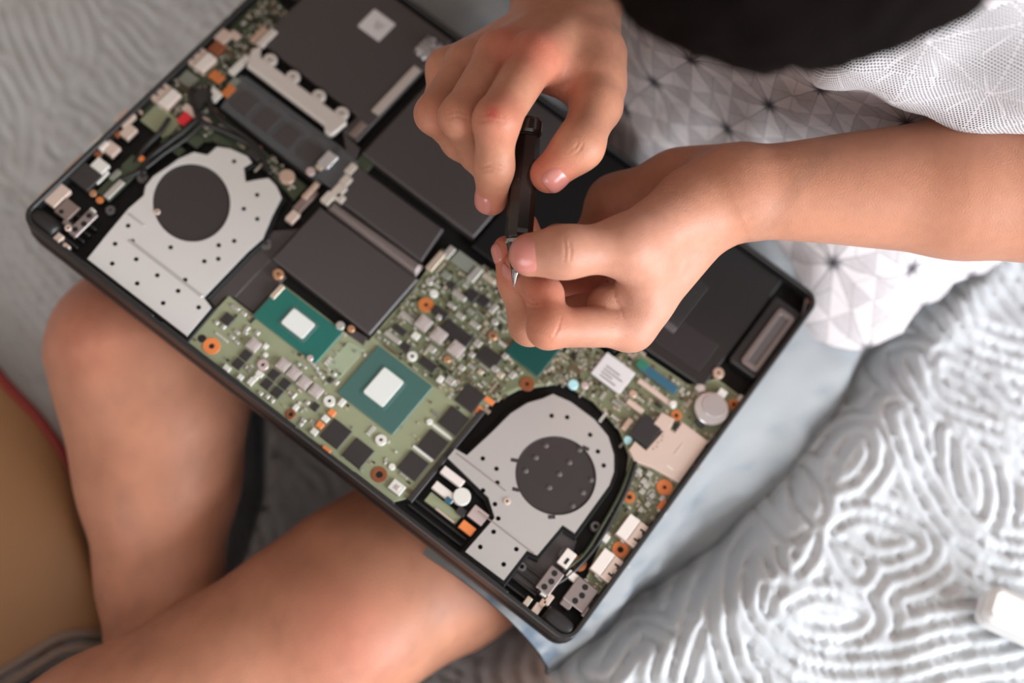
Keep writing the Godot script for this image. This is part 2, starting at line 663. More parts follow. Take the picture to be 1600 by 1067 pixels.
	f.cut(Vector3(0.0862, 0.2710, -0.0180), Vector3(0.0905, 0.2829, -0.0105), 0.00038, 0.00050)
	f.cut(Vector3(0.0956, 0.3044, 0.0017), Vector3(0.0992, 0.3048, 0.0042), 0.00050, 0.00050)
	f.cut(Vector3(0.0992, 0.3048, 0.0042), Vector3(0.1026, 0.3040, 0.0061), 0.00050, 0.00050)
	f.cut(Vector3(0.1026, 0.3040, 0.0061), Vector3(0.1050, 0.3042, 0.0078), 0.00050, 0.00050)
	f.cut(Vector3(0.1050, 0.3042, 0.0078), Vector3(0.1075, 0.3041, 0.0095), 0.00038, 0.00050)
	f.cut(Vector3(0.0657, 0.3020, 0.0304), Vector3(0.0682, 0.3058, 0.0317), 0.00038, 0.00050)
	f.cut(Vector3(0.0682, 0.3058, 0.0317), Vector3(0.0705, 0.3082, 0.0324), 0.00050, 0.00050)
	f.cut(Vector3(0.0705, 0.3082, 0.0324), Vector3(0.0722, 0.3103, 0.0318), 0.00050, 0.00050)
	f.cut(Vector3(0.0722, 0.3103, 0.0318), Vector3(0.0739, 0.3116, 0.0308), 0.00038, 0.00050)
	f.cut(Vector3(0.0685, 0.3027, 0.0329), Vector3(0.0709, 0.3075, 0.0341), 0.00038, 0.00050)
	f.cut(Vector3(0.0709, 0.3075, 0.0341), Vector3(0.0731, 0.3106, 0.0346), 0.00050, 0.00050)
	f.cut(Vector3(0.0731, 0.3106, 0.0346), Vector3(0.0745, 0.3120, 0.0338), 0.00050, 0.00050)
	f.cut(Vector3(0.0745, 0.3120, 0.0338), Vector3(0.0758, 0.3129, 0.0328), 0.00038, 0.00050)
	f.cut(Vector3(0.0666, 0.3386, 0.0118), Vector3(0.0689, 0.3386, 0.0139), 0.00038, 0.00050)
	f.cut(Vector3(0.0689, 0.3386, 0.0139), Vector3(0.0711, 0.3379, 0.0158), 0.00050, 0.00050)
	f.cut(Vector3(0.0711, 0.3379, 0.0158), Vector3(0.0726, 0.3365, 0.0179), 0.00050, 0.00050)
	f.cut(Vector3(0.0726, 0.3365, 0.0179), Vector3(0.0739, 0.3345, 0.0196), 0.00038, 0.00050)
	f.cut(Vector3(0.0696, 0.3390, 0.0111), Vector3(0.0714, 0.3387, 0.0127), 0.00038, 0.00050)
	f.cut(Vector3(0.0714, 0.3387, 0.0127), Vector3(0.0731, 0.3380, 0.0141), 0.00050, 0.00050)
	f.cut(Vector3(0.0731, 0.3380, 0.0141), Vector3(0.0743, 0.3370, 0.0159), 0.00050, 0.00050)
	f.cut(Vector3(0.0743, 0.3370, 0.0159), Vector3(0.0753, 0.3356, 0.0174), 0.00038, 0.00050)
	f.cut(Vector3(0.0703, 0.2828, -0.0653), Vector3(0.0735, 0.2865, -0.0678), 0.00038, 0.00050)
	f.cut(Vector3(0.0735, 0.2865, -0.0678), Vector3(0.0766, 0.2903, -0.0702), 0.00050, 0.00050)
	f.cut(Vector3(0.0833, 0.3198, -0.0560), Vector3(0.0874, 0.3255, -0.0557), 0.00038, 0.00050)
	f.cut(Vector3(0.0752, 0.2844, -0.0632), Vector3(0.0778, 0.2876, -0.0653), 0.00038, 0.00050)
	f.cut(Vector3(0.0834, 0.3214, -0.0498), Vector3(0.0873, 0.3262, -0.0501), 0.00050, 0.00050)
	f.cut(Vector3(0.0873, 0.3262, -0.0501), Vector3(0.0910, 0.3286, -0.0519), 0.00038, 0.00050)
	f.cut(Vector3(0.0823, 0.3237, -0.0382), Vector3(0.0851, 0.3262, -0.0406), 0.00038, 0.00050)
	f.cut(Vector3(0.0851, 0.3262, -0.0406), Vector3(0.0877, 0.3275, -0.0437), 0.00050, 0.00050)
	f.cut(Vector3(0.0877, 0.3275, -0.0437), Vector3(0.0911, 0.3292, -0.0455), 0.00050, 0.00050)
	f.cut(Vector3(0.0911, 0.3292, -0.0455), Vector3(0.0945, 0.3302, -0.0476), 0.00038, 0.00050)
	return f

func right_arm_field() -> Flesh:
	var f := Flesh.new()
	f.group(0.0090, [Vector3(-0.1428, 0.2908, -0.2819), Vector3(-0.0141, 0.2870, -0.1333), Vector3(-0.0010, 0.2970, -0.1078), Vector3(0.0003, 0.3285, -0.0593)], [0.0380, 0.0190, 0.0150, 0.0115])
	f.group(0.0090, [Vector3(-0.1428, 0.2908, -0.2819), Vector3(-0.0278, 0.2846, -0.1231), Vector3(-0.0203, 0.2820, -0.1051), Vector3(-0.0392, 0.2892, -0.0491)], [0.0380, 0.0190, 0.0130, 0.0096])
	f.group(0.0080, [Vector3(-0.0141, 0.2870, -0.1333), Vector3(-0.0089, 0.2923, -0.1073), Vector3(-0.0153, 0.3211, -0.0549)], [0.0170, 0.0150, 0.0110])
	f.group(0.0080, [Vector3(-0.0278, 0.2846, -0.1231), Vector3(-0.0156, 0.2875, -0.1066), Vector3(-0.0288, 0.3044, -0.0496)], [0.0170, 0.0140, 0.0103])
	f.group(0.0080, [Vector3(-0.0141, 0.2870, -0.1333), Vector3(0.0155, 0.3054, -0.0931), Vector3(0.0354, 0.3188, -0.0644)], [0.0170, 0.0145, 0.0115])
	f.group(0.0080, [Vector3(0.0155, 0.3054, -0.0931), Vector3(0.0267, 0.3112, -0.0781), Vector3(0.0062, 0.3170, -0.0647)], [0.0140, 0.0125, 0.0105])
	f.start_fingers()
	f.group(0.0080, [Vector3(0.0354, 0.3188, -0.0644), Vector3(0.0433, 0.3274, -0.0365), Vector3(0.0399, 0.3199, -0.0194)], [0.0116, 0.0102, 0.0089])
	f.group(0.0055, [Vector3(0.0003, 0.3285, -0.0593), Vector3(0.0094, 0.3402, -0.0149), Vector3(0.0189, 0.3219, -0.0042), Vector3(0.0246, 0.3058, 0.0019)], [0.0113, 0.0099, 0.0084, 0.0074])
	f.group(0.0050, [Vector3(-0.0153, 0.3211, -0.0549), Vector3(-0.0070, 0.3280, -0.0119), Vector3(0.0026, 0.2986, -0.0171), Vector3(0.0157, 0.2815, -0.0188)], [0.0108, 0.0095, 0.0082, 0.0072])
	f.group(0.0050, [Vector3(-0.0288, 0.3044, -0.0496), Vector3(-0.0212, 0.3129, -0.0131), Vector3(-0.0092, 0.2904, -0.0202), Vector3(0.0053, 0.2748, -0.0260)], [0.0102, 0.0090, 0.0078, 0.0070])
	f.group(0.0050, [Vector3(-0.0392, 0.2892, -0.0491), Vector3(-0.0301, 0.2873, -0.0334), Vector3(-0.0182, 0.2718, -0.0388), Vector3(-0.0042, 0.2614, -0.0441)], [0.0094, 0.0080, 0.0070, 0.0065])
	# creases
	f.cut(Vector3(0.0035, 0.3470, -0.0076), Vector3(0.0055, 0.3491, -0.0087), 0.00038, 0.00050)
	f.cut(Vector3(0.0055, 0.3491, -0.0087), Vector3(0.0073, 0.3505, -0.0101), 0.00050, 0.00050)
	f.cut(Vector3(0.0073, 0.3505, -0.0101), Vector3(0.0103, 0.3512, -0.0113), 0.00050, 0.00050)
	f.cut(Vector3(0.0103, 0.3512, -0.0113), Vector3(0.0131, 0.3510, -0.0130), 0.00038, 0.00050)
	f.cut(Vector3(0.0047, 0.3456, -0.0058), Vector3(0.0074, 0.3483, -0.0068), 0.00038, 0.00050)
	f.cut(Vector3(0.0074, 0.3483, -0.0068), Vector3(0.0098, 0.3498, -0.0084), 0.00050, 0.00050)
	f.cut(Vector3(0.0098, 0.3498, -0.0084), Vector3(0.0126, 0.3501, -0.0100), 0.00050, 0.00050)
	f.cut(Vector3(0.0126, 0.3501, -0.0100), Vector3(0.0152, 0.3497, -0.0119), 0.00038, 0.00050)
	f.cut(Vector3(0.0153, 0.3281, 0.0033), Vector3(0.0175, 0.3304, 0.0022), 0.00038, 0.00050)
	f.cut(Vector3(0.0175, 0.3304, 0.0022), Vector3(0.0195, 0.3318, 0.0006), 0.00050, 0.00050)
	f.cut(Vector3(0.0195, 0.3318, 0.0006), Vector3(0.0221, 0.3317, -0.0009), 0.00050, 0.00050)
	f.cut(Vector3(0.0221, 0.3317, -0.0009), Vector3(0.0246, 0.3308, -0.0028), 0.00038, 0.00050)
	f.cut(Vector3(0.0165, 0.3271, 0.0041), Vector3(0.0187, 0.3290, 0.0032), 0.00038, 0.00050)
	f.cut(Vector3(0.0187, 0.3290, 0.0032), Vector3(0.0207, 0.3301, 0.0018), 0.00050, 0.00050)
	f.cut(Vector3(0.0207, 0.3301, 0.0018), Vector3(0.0230, 0.3302, 0.0003), 0.00050, 0.00050)
	f.cut(Vector3(0.0230, 0.3302, 0.0003), Vector3(0.0252, 0.3296, -0.0017), 0.00038, 0.00050)
	f.cut(Vector3(-0.0109, 0.3359, -0.0052), Vector3(-0.0094, 0.3373, -0.0065), 0.00038, 0.00050)
	f.cut(Vector3(-0.0094, 0.3373, -0.0065), Vector3(-0.0081, 0.3383, -0.0080), 0.00050, 0.00050)
	f.cut(Vector3(-0.0081, 0.3383, -0.0080), Vector3(-0.0057, 0.3385, -0.0088), 0.00050, 0.00050)
	f.cut(Vector3(-0.0057, 0.3385, -0.0088), Vector3(-0.0035, 0.3382, -0.0099), 0.00038, 0.00050)
	f.cut(Vector3(-0.0092, 0.3351, -0.0037), Vector3(-0.0077, 0.3365, -0.0049), 0.00038, 0.00050)
	f.cut(Vector3(-0.0077, 0.3365, -0.0049), Vector3(-0.0063, 0.3374, -0.0063), 0.00050, 0.00050)
	f.cut(Vector3(-0.0063, 0.3374, -0.0063), Vector3(-0.0040, 0.3375, -0.0071), 0.00050, 0.00050)
	f.cut(Vector3(-0.0040, 0.3375, -0.0071), Vector3(-0.0018, 0.3370, -0.0083), 0.00038, 0.00050)
	f.cut(Vector3(0.0428, 0.3353, -0.0260), Vector3(0.0436, 0.3365, -0.0275), 0.00038, 0.00050)
	f.cut(Vector3(0.0436, 0.3365, -0.0275), Vector3(0.0444, 0.3375, -0.0292), 0.00050, 0.00050)
	f.cut(Vector3(0.0444, 0.3375, -0.0292), Vector3(0.0440, 0.3383, -0.0305), 0.00050, 0.00050)
	f.cut(Vector3(0.0440, 0.3383, -0.0305), Vector3(0.0436, 0.3390, -0.0319), 0.00038, 0.00050)
	f.cut(Vector3(0.0454, 0.3350, -0.0261), Vector3(0.0461, 0.3362, -0.0278), 0.00038, 0.00050)
	f.cut(Vector3(0.0461, 0.3362, -0.0278), Vector3(0.0467, 0.3372, -0.0296), 0.00050, 0.00050)
	f.cut(Vector3(0.0467, 0.3372, -0.0296), Vector3(0.0463, 0.3381, -0.0309), 0.00050, 0.00050)
	f.cut(Vector3(0.0463, 0.3381, -0.0309), Vector3(0.0459, 0.3388, -0.0323), 0.00038, 0.00050)
	f.cut(Vector3(0.0148, 0.3210, -0.0576), Vector3(0.0167, 0.3188, -0.0582), 0.00038, 0.00050)
	f.cut(Vector3(0.0167, 0.3188, -0.0582), Vector3(0.0186, 0.3167, -0.0588), 0.00050, 0.00050)
	f.cut(Vector3(0.0186, 0.3167, -0.0588), Vector3(0.0202, 0.3147, -0.0590), 0.00050, 0.00050)
	f.cut(Vector3(0.0202, 0.3147, -0.0590), Vector3(0.0221, 0.3137, -0.0587), 0.00038, 0.00050)
	f.cut(Vector3(0.0178, 0.3221, -0.0604), Vector3(0.0201, 0.3211, -0.0605), 0.00038, 0.00050)
	f.cut(Vector3(0.0201, 0.3211, -0.0605), Vector3(0.0228, 0.3222, -0.0594), 0.00050, 0.00050)
	f.cut(Vector3(0.0228, 0.3222, -0.0594), Vector3(0.0255, 0.3249, -0.0570), 0.00050, 0.00050)
	f.cut(Vector3(0.0255, 0.3249, -0.0570), Vector3(0.0282, 0.3278, -0.0545), 0.00038, 0.00050)
	f.cut(Vector3(0.0149, 0.3395, -0.0370), Vector3(0.0150, 0.3356, -0.0417), 0.00038, 0.00050)
	f.cut(Vector3(0.0116, 0.3174, -0.0547), Vector3(0.0129, 0.3212, -0.0551), 0.00050, 0.00050)
	f.cut(Vector3(0.0129, 0.3212, -0.0551), Vector3(0.0138, 0.3236, -0.0564), 0.00038, 0.00050)
	return f


func build_person() -> void:
	var who := thing("person", "dark-haired person in star-printed white T-shirt and pale denim shorts, both hands on a screwdriver", "person", Vector3(0.05, 0.03, -0.28))
	var off := -who.position
	var base := Color(0.46, 0.205, 0.125)
	var pink := Color(0.50, 0.19, 0.125)
	var red := Color(0.52, 0.135, 0.085)
	var mott := noise(5, 28.0, 3)
	var fine := noise(6, 170.0, 2)
	var body := Mb.new()

	var la := left_arm_field()
	# flushed finger ends, knuckles and palm
	for s in [[Vector3(0.082, 0.305, 0.035), 0.022, 0.45], [Vector3(0.0714, 0.302, 0.0224), 0.02, 0.8], [Vector3(0.052, 0.2934, 0.0155), 0.018, 0.95], [Vector3(0.0424, 0.2877, 0.0095), 0.016, 0.95], [Vector3(0.0419, 0.2915, -0.0027), 0.016, 0.9],
			[Vector3(0.095, 0.28, 0.005), 0.03, 0.5], [Vector3(0.085, 0.265, -0.005), 0.035, 0.8], [Vector3(0.0577, 0.3208, 0.0195), 0.02, 0.35], [Vector3(0.075, 0.26, -0.03), 0.04, 0.4]]:
		la.spots.append([s[0], s[1], red, s[2]])
	la.spots.append([Vector3(0.095, 0.317, -0.02), 0.05, Color(0.50, 0.245, 0.17), 0.8])
	la.spots.append([Vector3(0.115, 0.30, 0.0), 0.06, Color(0.50, 0.245, 0.17), 0.7])
	la.spots.append([Vector3(0.068, 0.33, 0.012), 0.035, Color(0.50, 0.25, 0.175), 0.7])
	# tendons of the wrist, skin folds
	var arm_tint := func(p: Vector3, _n: Vector3) -> Color:
		var c := la.colour(p, base)
		return c * (1.0 + 0.10 * mott.get_noise_3dv(p) + 0.07 * fine.get_noise_3dv(p))
	la.mesh_into(body, 0.0010, arm_tint, la.lo, Vector3(0.135, la.hi.y, la.hi.z))
	la.mesh_into(body, 0.0026, arm_tint, Vector3(0.130, la.lo.y, la.lo.z), la.hi)

	var ra := right_arm_field()
	for s in [[Vector3(0.0003, 0.335, -0.057), 0.028, 0.75], [Vector3(-0.0153, 0.327, -0.055), 0.024, 0.6], [Vector3(0.0094, 0.345, -0.0149), 0.02, 0.5], [Vector3(0.0246, 0.3058, 0.0019), 0.02, 0.6],
			[Vector3(0.0399, 0.3199, -0.0194), 0.022, 1.0], [Vector3(-0.007, 0.328, -0.0119), 0.018, 0.3], [Vector3(-0.0212, 0.3129, -0.0131), 0.018, 0.35], [Vector3(0.0, 0.31, -0.02), 0.02, 0.5], [Vector3(0.02, 0.31, -0.06), 0.03, 0.5]]:
		ra.spots.append([s[0], s[1], red, s[2]])
	ra.spots.append([Vector3(0.0085, 0.3495, -0.0115), 0.005, Color(0.50, 0.06, 0.05), 0.8])
	var other_tint := func(p: Vector3, _n: Vector3) -> Color:
		var c := ra.colour(p, base)
		return c * (1.0 + 0.10 * mott.get_noise_3dv(p) + 0.07 * fine.get_noise_3dv(p))
	ra.mesh_into(body, 0.0010, other_tint, Vector3(ra.lo.x, ra.lo.y, -0.122), ra.hi)
	ra.mesh_into(body, 0.0026, other_tint, ra.lo, Vector3(ra.hi.x, ra.hi.y, -0.117))

	# legs crossed at the ankles, left over right
	var lg := Flesh.new()
	lg.join = 0.02
	lg.group(0.010, [Vector3(-0.05, 0.10, -0.27), Vector3(-0.085, 0.100, -0.05), Vector3(-0.100, 0.102, 0.06), Vector3(-0.105, 0.106, 0.115), Vector3(-0.082, 0.100, 0.139), Vector3(-0.059, 0.090, 0.164), Vector3(-0.0233, 0.075, 0.2053), Vector3(0.011, 0.065, 0.245), Vector3(0.07, 0.045, 0.33)], [0.080, 0.068, 0.060, 0.054, 0.050, 0.0455, 0.0345, 0.029, 0.027])
	lg.group(0.010, [Vector3(0.07, 0.045, 0.33), Vector3(0.10, 0.03, 0.365), Vector3(0.14, 0.03, 0.38)], [0.027, 0.026, 0.02])
	lg.group(0.010, [Vector3(0.14, 0.105, -0.27), Vector3(0.115, 0.102, 0.0), Vector3(0.0945, 0.106, 0.105), Vector3(0.0785, 0.111, 0.149), Vector3(0.068, 0.112, 0.185), Vector3(0.054, 0.108, 0.225), Vector3(0.02, 0.105, 0.29), Vector3(-0.03, 0.10, 0.38)], [0.080, 0.068, 0.055, 0.0525, 0.051, 0.050, 0.046, 0.034])
	lg.group(0.010, [Vector3(-0.03, 0.10, 0.38), Vector3(-0.06, 0.09, 0.42), Vector3(-0.10, 0.08, 0.44)], [0.034, 0.028, 0.02])
	# kneecaps
	lg.group(0.02, [Vector3(-0.118, 0.125, 0.128), Vector3(-0.112, 0.123, 0.133)], [0.036, 0.034])
	lg.group(0.02, [Vector3(0.088, 0.135, 0.172), Vector3(0.086, 0.132, 0.185)], [0.034, 0.032])
	for s in [[Vector3(-0.125, 0.15, 0.13), 0.05], [Vector3(0.09, 0.165, 0.18), 0.05]]:
		lg.spots.append([s[0], s[1], pink, 0.8])
	lg.mesh_into(body, 0.006, func(p: Vector3, _n: Vector3) -> Color:
		var c := lg.colour(p, base * 1.02)
		return c * (1.0 + 0.14 * mott.get_noise_3dv(p * 1.3) + 0.16 * minf(0.0, fine.get_noise_3dv(p * Vector3(0.9, 0.5, 0.4)))))

	# trunk, shoulders, upper arms, neck and head
	var tr := Flesh.new()
	tr.group(0.05, [Vector3(0.0, 0.12, -0.29), Vector3(0.09, 0.12, -0.29)], [0.095, 0.095])
	tr.group(0.05, [Vector3(0.01, 0.26, -0.27), Vector3(0.11, 0.26, -0.27)], [0.088, 0.088])
	tr.group(0.05, [Vector3(-0.02, 0.40, -0.245), Vector3(0.14, 0.40, -0.245)], [0.088, 0.088])
	tr.group(0.04, [Vector3(0.06, 0.42, -0.24), Vector3(0.06, 0.50, -0.18), Vector3(0.058, 0.53, -0.125)], [0.08, 0.055, 0.05])
	tr.group(0.03, [Vector3(0.06, 0.43, -0.25), Vector3(0.13, 0.385, -0.215), Vector3(0.20, 0.383, -0.232), Vector3(0.3328, 0.3463, -0.2376)], [0.06, 0.042, 0.040, 0.040])
	tr.group(0.03, [Vector3(0.09, 0.44, -0.25), Vector3(-0.08, 0.455, -0.255), Vector3(-0.12, 0.37, -0.27), Vector3(-0.1428, 0.2908, -0.2819)], [0.06, 0.05, 0.045, 0.038])
	tr.group(0.03, [Vector3(0.055, 0.54, -0.105), Vector3(0.052, 0.55, -0.055)], [0.072, 0.07])
	tr.group(0.02, [Vector3(0.054, 0.50, -0.070), Vector3(0.054, 0.475, -0.070)], [0.052, 0.034])
	tr.group(0.008, [Vector3(0.053, 0.487, -0.025), Vector3(0.053, 0.468, -0.033)], [0.010, 0.012])
	for s in [-1.0, 1.0]:
		tr.group(0.006, [Vector3(0.054 + 0.074 * s, 0.535, -0.080), Vector3(0.054 + 0.076 * s, 0.515, -0.080)], [0.011, 0.008])
		tr.group(0.01, [Vector3(0.053 + 0.03 * s, 0.493, -0.015), Vector3(0.053 + 0.012 * s, 0.490, -0.010)], [0.012, 0.010])
	tr.mesh_into(body, 0.008, func(p: Vector3, _n: Vector3) -> Color: return base * (1.0 + 0.1 * mott.get_noise_3dv(p)))
	for i in body.v.size():
		body.v[i] += off
	var flesh := part("body", body.done(), skin_material(), who)
	flesh.set_meta("label", "bare forearms, hands and crossed legs")

	# nails: [tip joint, previous joint, towards the nail, finger radius, half angle, length, how far from the tip joint]
	var nail := mat("fingernail", lin(0.54, 0.20, 0.165), 0.25, 0.0, {"vertex_color_use_as_albedo": true, "clearcoat_enabled": true, "clearcoat": 0.3, "clearcoat_roughness": 0.3})
	for s in [["thumbnail", Vector3(0.0577, 0.3208, 0.0195), Vector3(0.0695, 0.3261, 0.0110), Vector3(0.02, 0.56, 0.30), 0.0099, 0.98, 0.0128, 0.0075],
			["thumbnail", Vector3(0.0399, 0.3199, -0.0194), Vector3(0.0433, 0.3274, -0.0365), Vector3(0.62, 0.42, 0.45), 0.0089, 0.85, 0.0105, 0.0052],
			["fingernail", Vector3(0.0246, 0.3058, 0.0019), Vector3(0.0189, 0.3219, -0.0042), Vector3(-0.35, 0.30, 0.85), 0.0074, 0.85, 0.0105, 0.0045],
			["fingernail", Vector3(0.0424, 0.2877, 0.0095), Vector3(0.0549, 0.2829, 0.0179), Vector3(-0.55, 0.05, 0.75), 0.0068, 0.85, 0.0095, 0.0040],
			["fingernail", Vector3(0.0520, 0.2934, 0.0155), Vector3(0.0714, 0.3008, 0.0224), Vector3(-0.5, -0.3, 0.8), 0.0072, 0.85, 0.0090, 0.0035]]:
		part(s[0], nail_mesh(s[1] + off, s[2] + off, s[3], s[4], s[5], s[6], s[7]), nail, who)
	build_clothes(who, off)

func nail_mesh(tip: Vector3, prev: Vector3, up: Vector3, r: float, half: float, length: float, ahead: float) -> ArrayMesh:
	var d := (tip - prev).normalized()
	var u := (up - d * up.dot(d)).normalized()
	var s := d.cross(u).normalized()
	var m := Mb.new()
	var nu := 14
	var nv := 12
	for layer in 2:
		var b := m.v.size()
		for j in nv + 1:
			for i in nu + 1:
				var a := -1.0 + 2.0 * i / nu
				var w := -1.0 + 2.0 * j / nv
				# a rounded rectangle, mapped on the finger's end
				var sq := pow(pow(absf(a), 4.0) + pow(absf(w), 4.0), 0.25)
				var cheb := maxf(absf(a), absf(w))
				var k := cheb / sq if sq > 0.0 else 0.0
				a *= k
				w *= k
				var along := ahead - length * 0.5 + w * length * 0.5
				var edge := clampf((1.0 - pow(cheb, 6.0)), 0.0, 1.0)
				var rr := r + 0.0001 + (0.0007 * edge if layer == 0 else -0.0014)
				if along > 0.0:
					rr = sqrt(maxf(rr * rr - along * along * 0.75, 1e-6))
				var t := a * half
				var free := smoothstep(0.70, 0.86, w)
				var moon := smoothstep(-0.62, -0.86, w + 0.25 * a * a)
				var col := Color(1, 1, 1).lerp(Color(1.2, 1.75, 1.75), maxf(free * 0.75, moon * 0.45))
				m.vert(tip + d * along + (u * cos(t) + s * sin(t)) * rr, col)
		for j in nv:
			for i in nu:
				var o := b + j * (nu + 1) + i
				if layer == 0:
					m.quad(o, o + 1, o + nu + 2, o + nu + 1)
				else:
					m.quad(o, o + nu + 1, o + nu + 2, o + 1)
	m.smooth()
	if m.n[nu / 2 + (nv / 2) * (nu + 1)].dot(u) < 0.0:
		var q := m.idx.duplicate()
		for i in range(0, q.size(), 3):
			m.idx[i + 1] = q[i + 2]
			m.idx[i + 2] = q[i + 1]
		m.smooth()
	return m.done()

func cloth_tube(rings: Array, seg: int, bump: Callable, thick: float, uv_scale := 1.0, outward := true) -> ArrayMesh:
	# a loft with an inner side, so that an open hem has thickness
	var a := loft_mb(rings, seg, bump, uv_scale)
	var mid := rings.size() / 2
	var flip := (a.v[mid * (seg + 1)] - (rings[mid][0] as Vector3)).dot(a.n[mid * (seg + 1)]) < 0.0
	if flip:
		for i in range(0, a.idx.size(), 3):
			var t := a.idx[i + 1]
			a.idx[i + 1] = a.idx[i + 2]
			a.idx[i + 2] = t
		for i in a.n.size():
			a.n[i] = -a.n[i]
	var k := a.v.size()
	var cnt := a.idx.size()
	for i in k:
		a.vert(a.v[i] - a.n[i] * thick, a.c[i], a.uv[i])
		a.n[k + i] = -a.n[i]
	for i in range(0, cnt, 3):
		a.idx.append(a.idx[i] + k)
		a.idx.append(a.idx[i + 2] + k)
		a.idx.append(a.idx[i + 1] + k)
	for row in [0, rings.size() - 1]:
		for s in seg:
			var o: int = row * (seg + 1) + s
			a.quad(o, o + 1, o + 1 + k, o + k)
	return a.done()

func star_print() -> ImageTexture:
	# six-petalled hemp-leaf stars in a triangular net, fine grey lines on white, dark in each star's heart
	var w := 512
	var h := 887
	var im := Image.create(w, h, false, Image.FORMAT_RGBA8)
	im.fill(Color(0.83, 0.805, 0.81))
	var grain := noise(3, 0.02, 2)
	for y in h:
		for x in w:
			var best := 1e9
			var rel := Vector2.ZERO
			for c in [Vector2(0, 0), Vector2(w, 0), Vector2(0, h), Vector2(w, h), Vector2(w / 2.0, h / 2.0)]:
				var r: Vector2 = Vector2(x, y) - (c as Vector2)
				if r.length_squared() < best:
					best = r.length_squared()
					rel = r
			var rr := sqrt(best)
			var ang := fposmod(rel.angle() + PI / 6.0, TAU)
			var v := 0.0
			# twelve rays
			var ray := absf(fposmod(ang, PI / 6.0) - PI / 12.0)
			var off := (PI / 12.0 - ray) * rr
			var far := 256.0
			var odd := int(floor(fposmod(ang + PI / 12.0, TAU) / (PI / 6.0))) % 2
			v = maxf(v, clampf(1.7 - off / 1.6, 0.0, 1.0) * (0.55 if odd == 0 else 0.8))
			# rhombus edges of the petals
			var a6 := absf(fposmod(ang, PI / 3.0) - PI / 6.0)
			var px := rr * cos(a6)
			var py := rr * sin(a6)
			var leaf := absf(py - (256.0 - px) * 0.577) if px > 128.0 else 1e9
			v = maxf(v, clampf(1.6 - leaf / 2.0, 0.0, 1.0) * 0.5)
			var facet := 0.15 * (1.0 if fposmod(ang, PI / 3.0) < PI / 6.0 else 0.0) + 0.03 * grain.get_noise_2d(x, y)
			var heart := clampf(1.0 - rr / 80.0, 0.0, 1.0)
			heart = heart * heart * (0.75 + 0.25 * cos(ang * 12.0))
			var t := clampf(v * (0.35 + 0.5 * (1.0 - rr / 300.0)) * 0.95 + heart * 1.6 + facet, 0.0, 1.0)
			im.set_pixel(x, y, Color(0.83, 0.805, 0.81).lerp(Color(0.13, 0.125, 0.15), t))
	return ImageTexture.create_from_image(im)

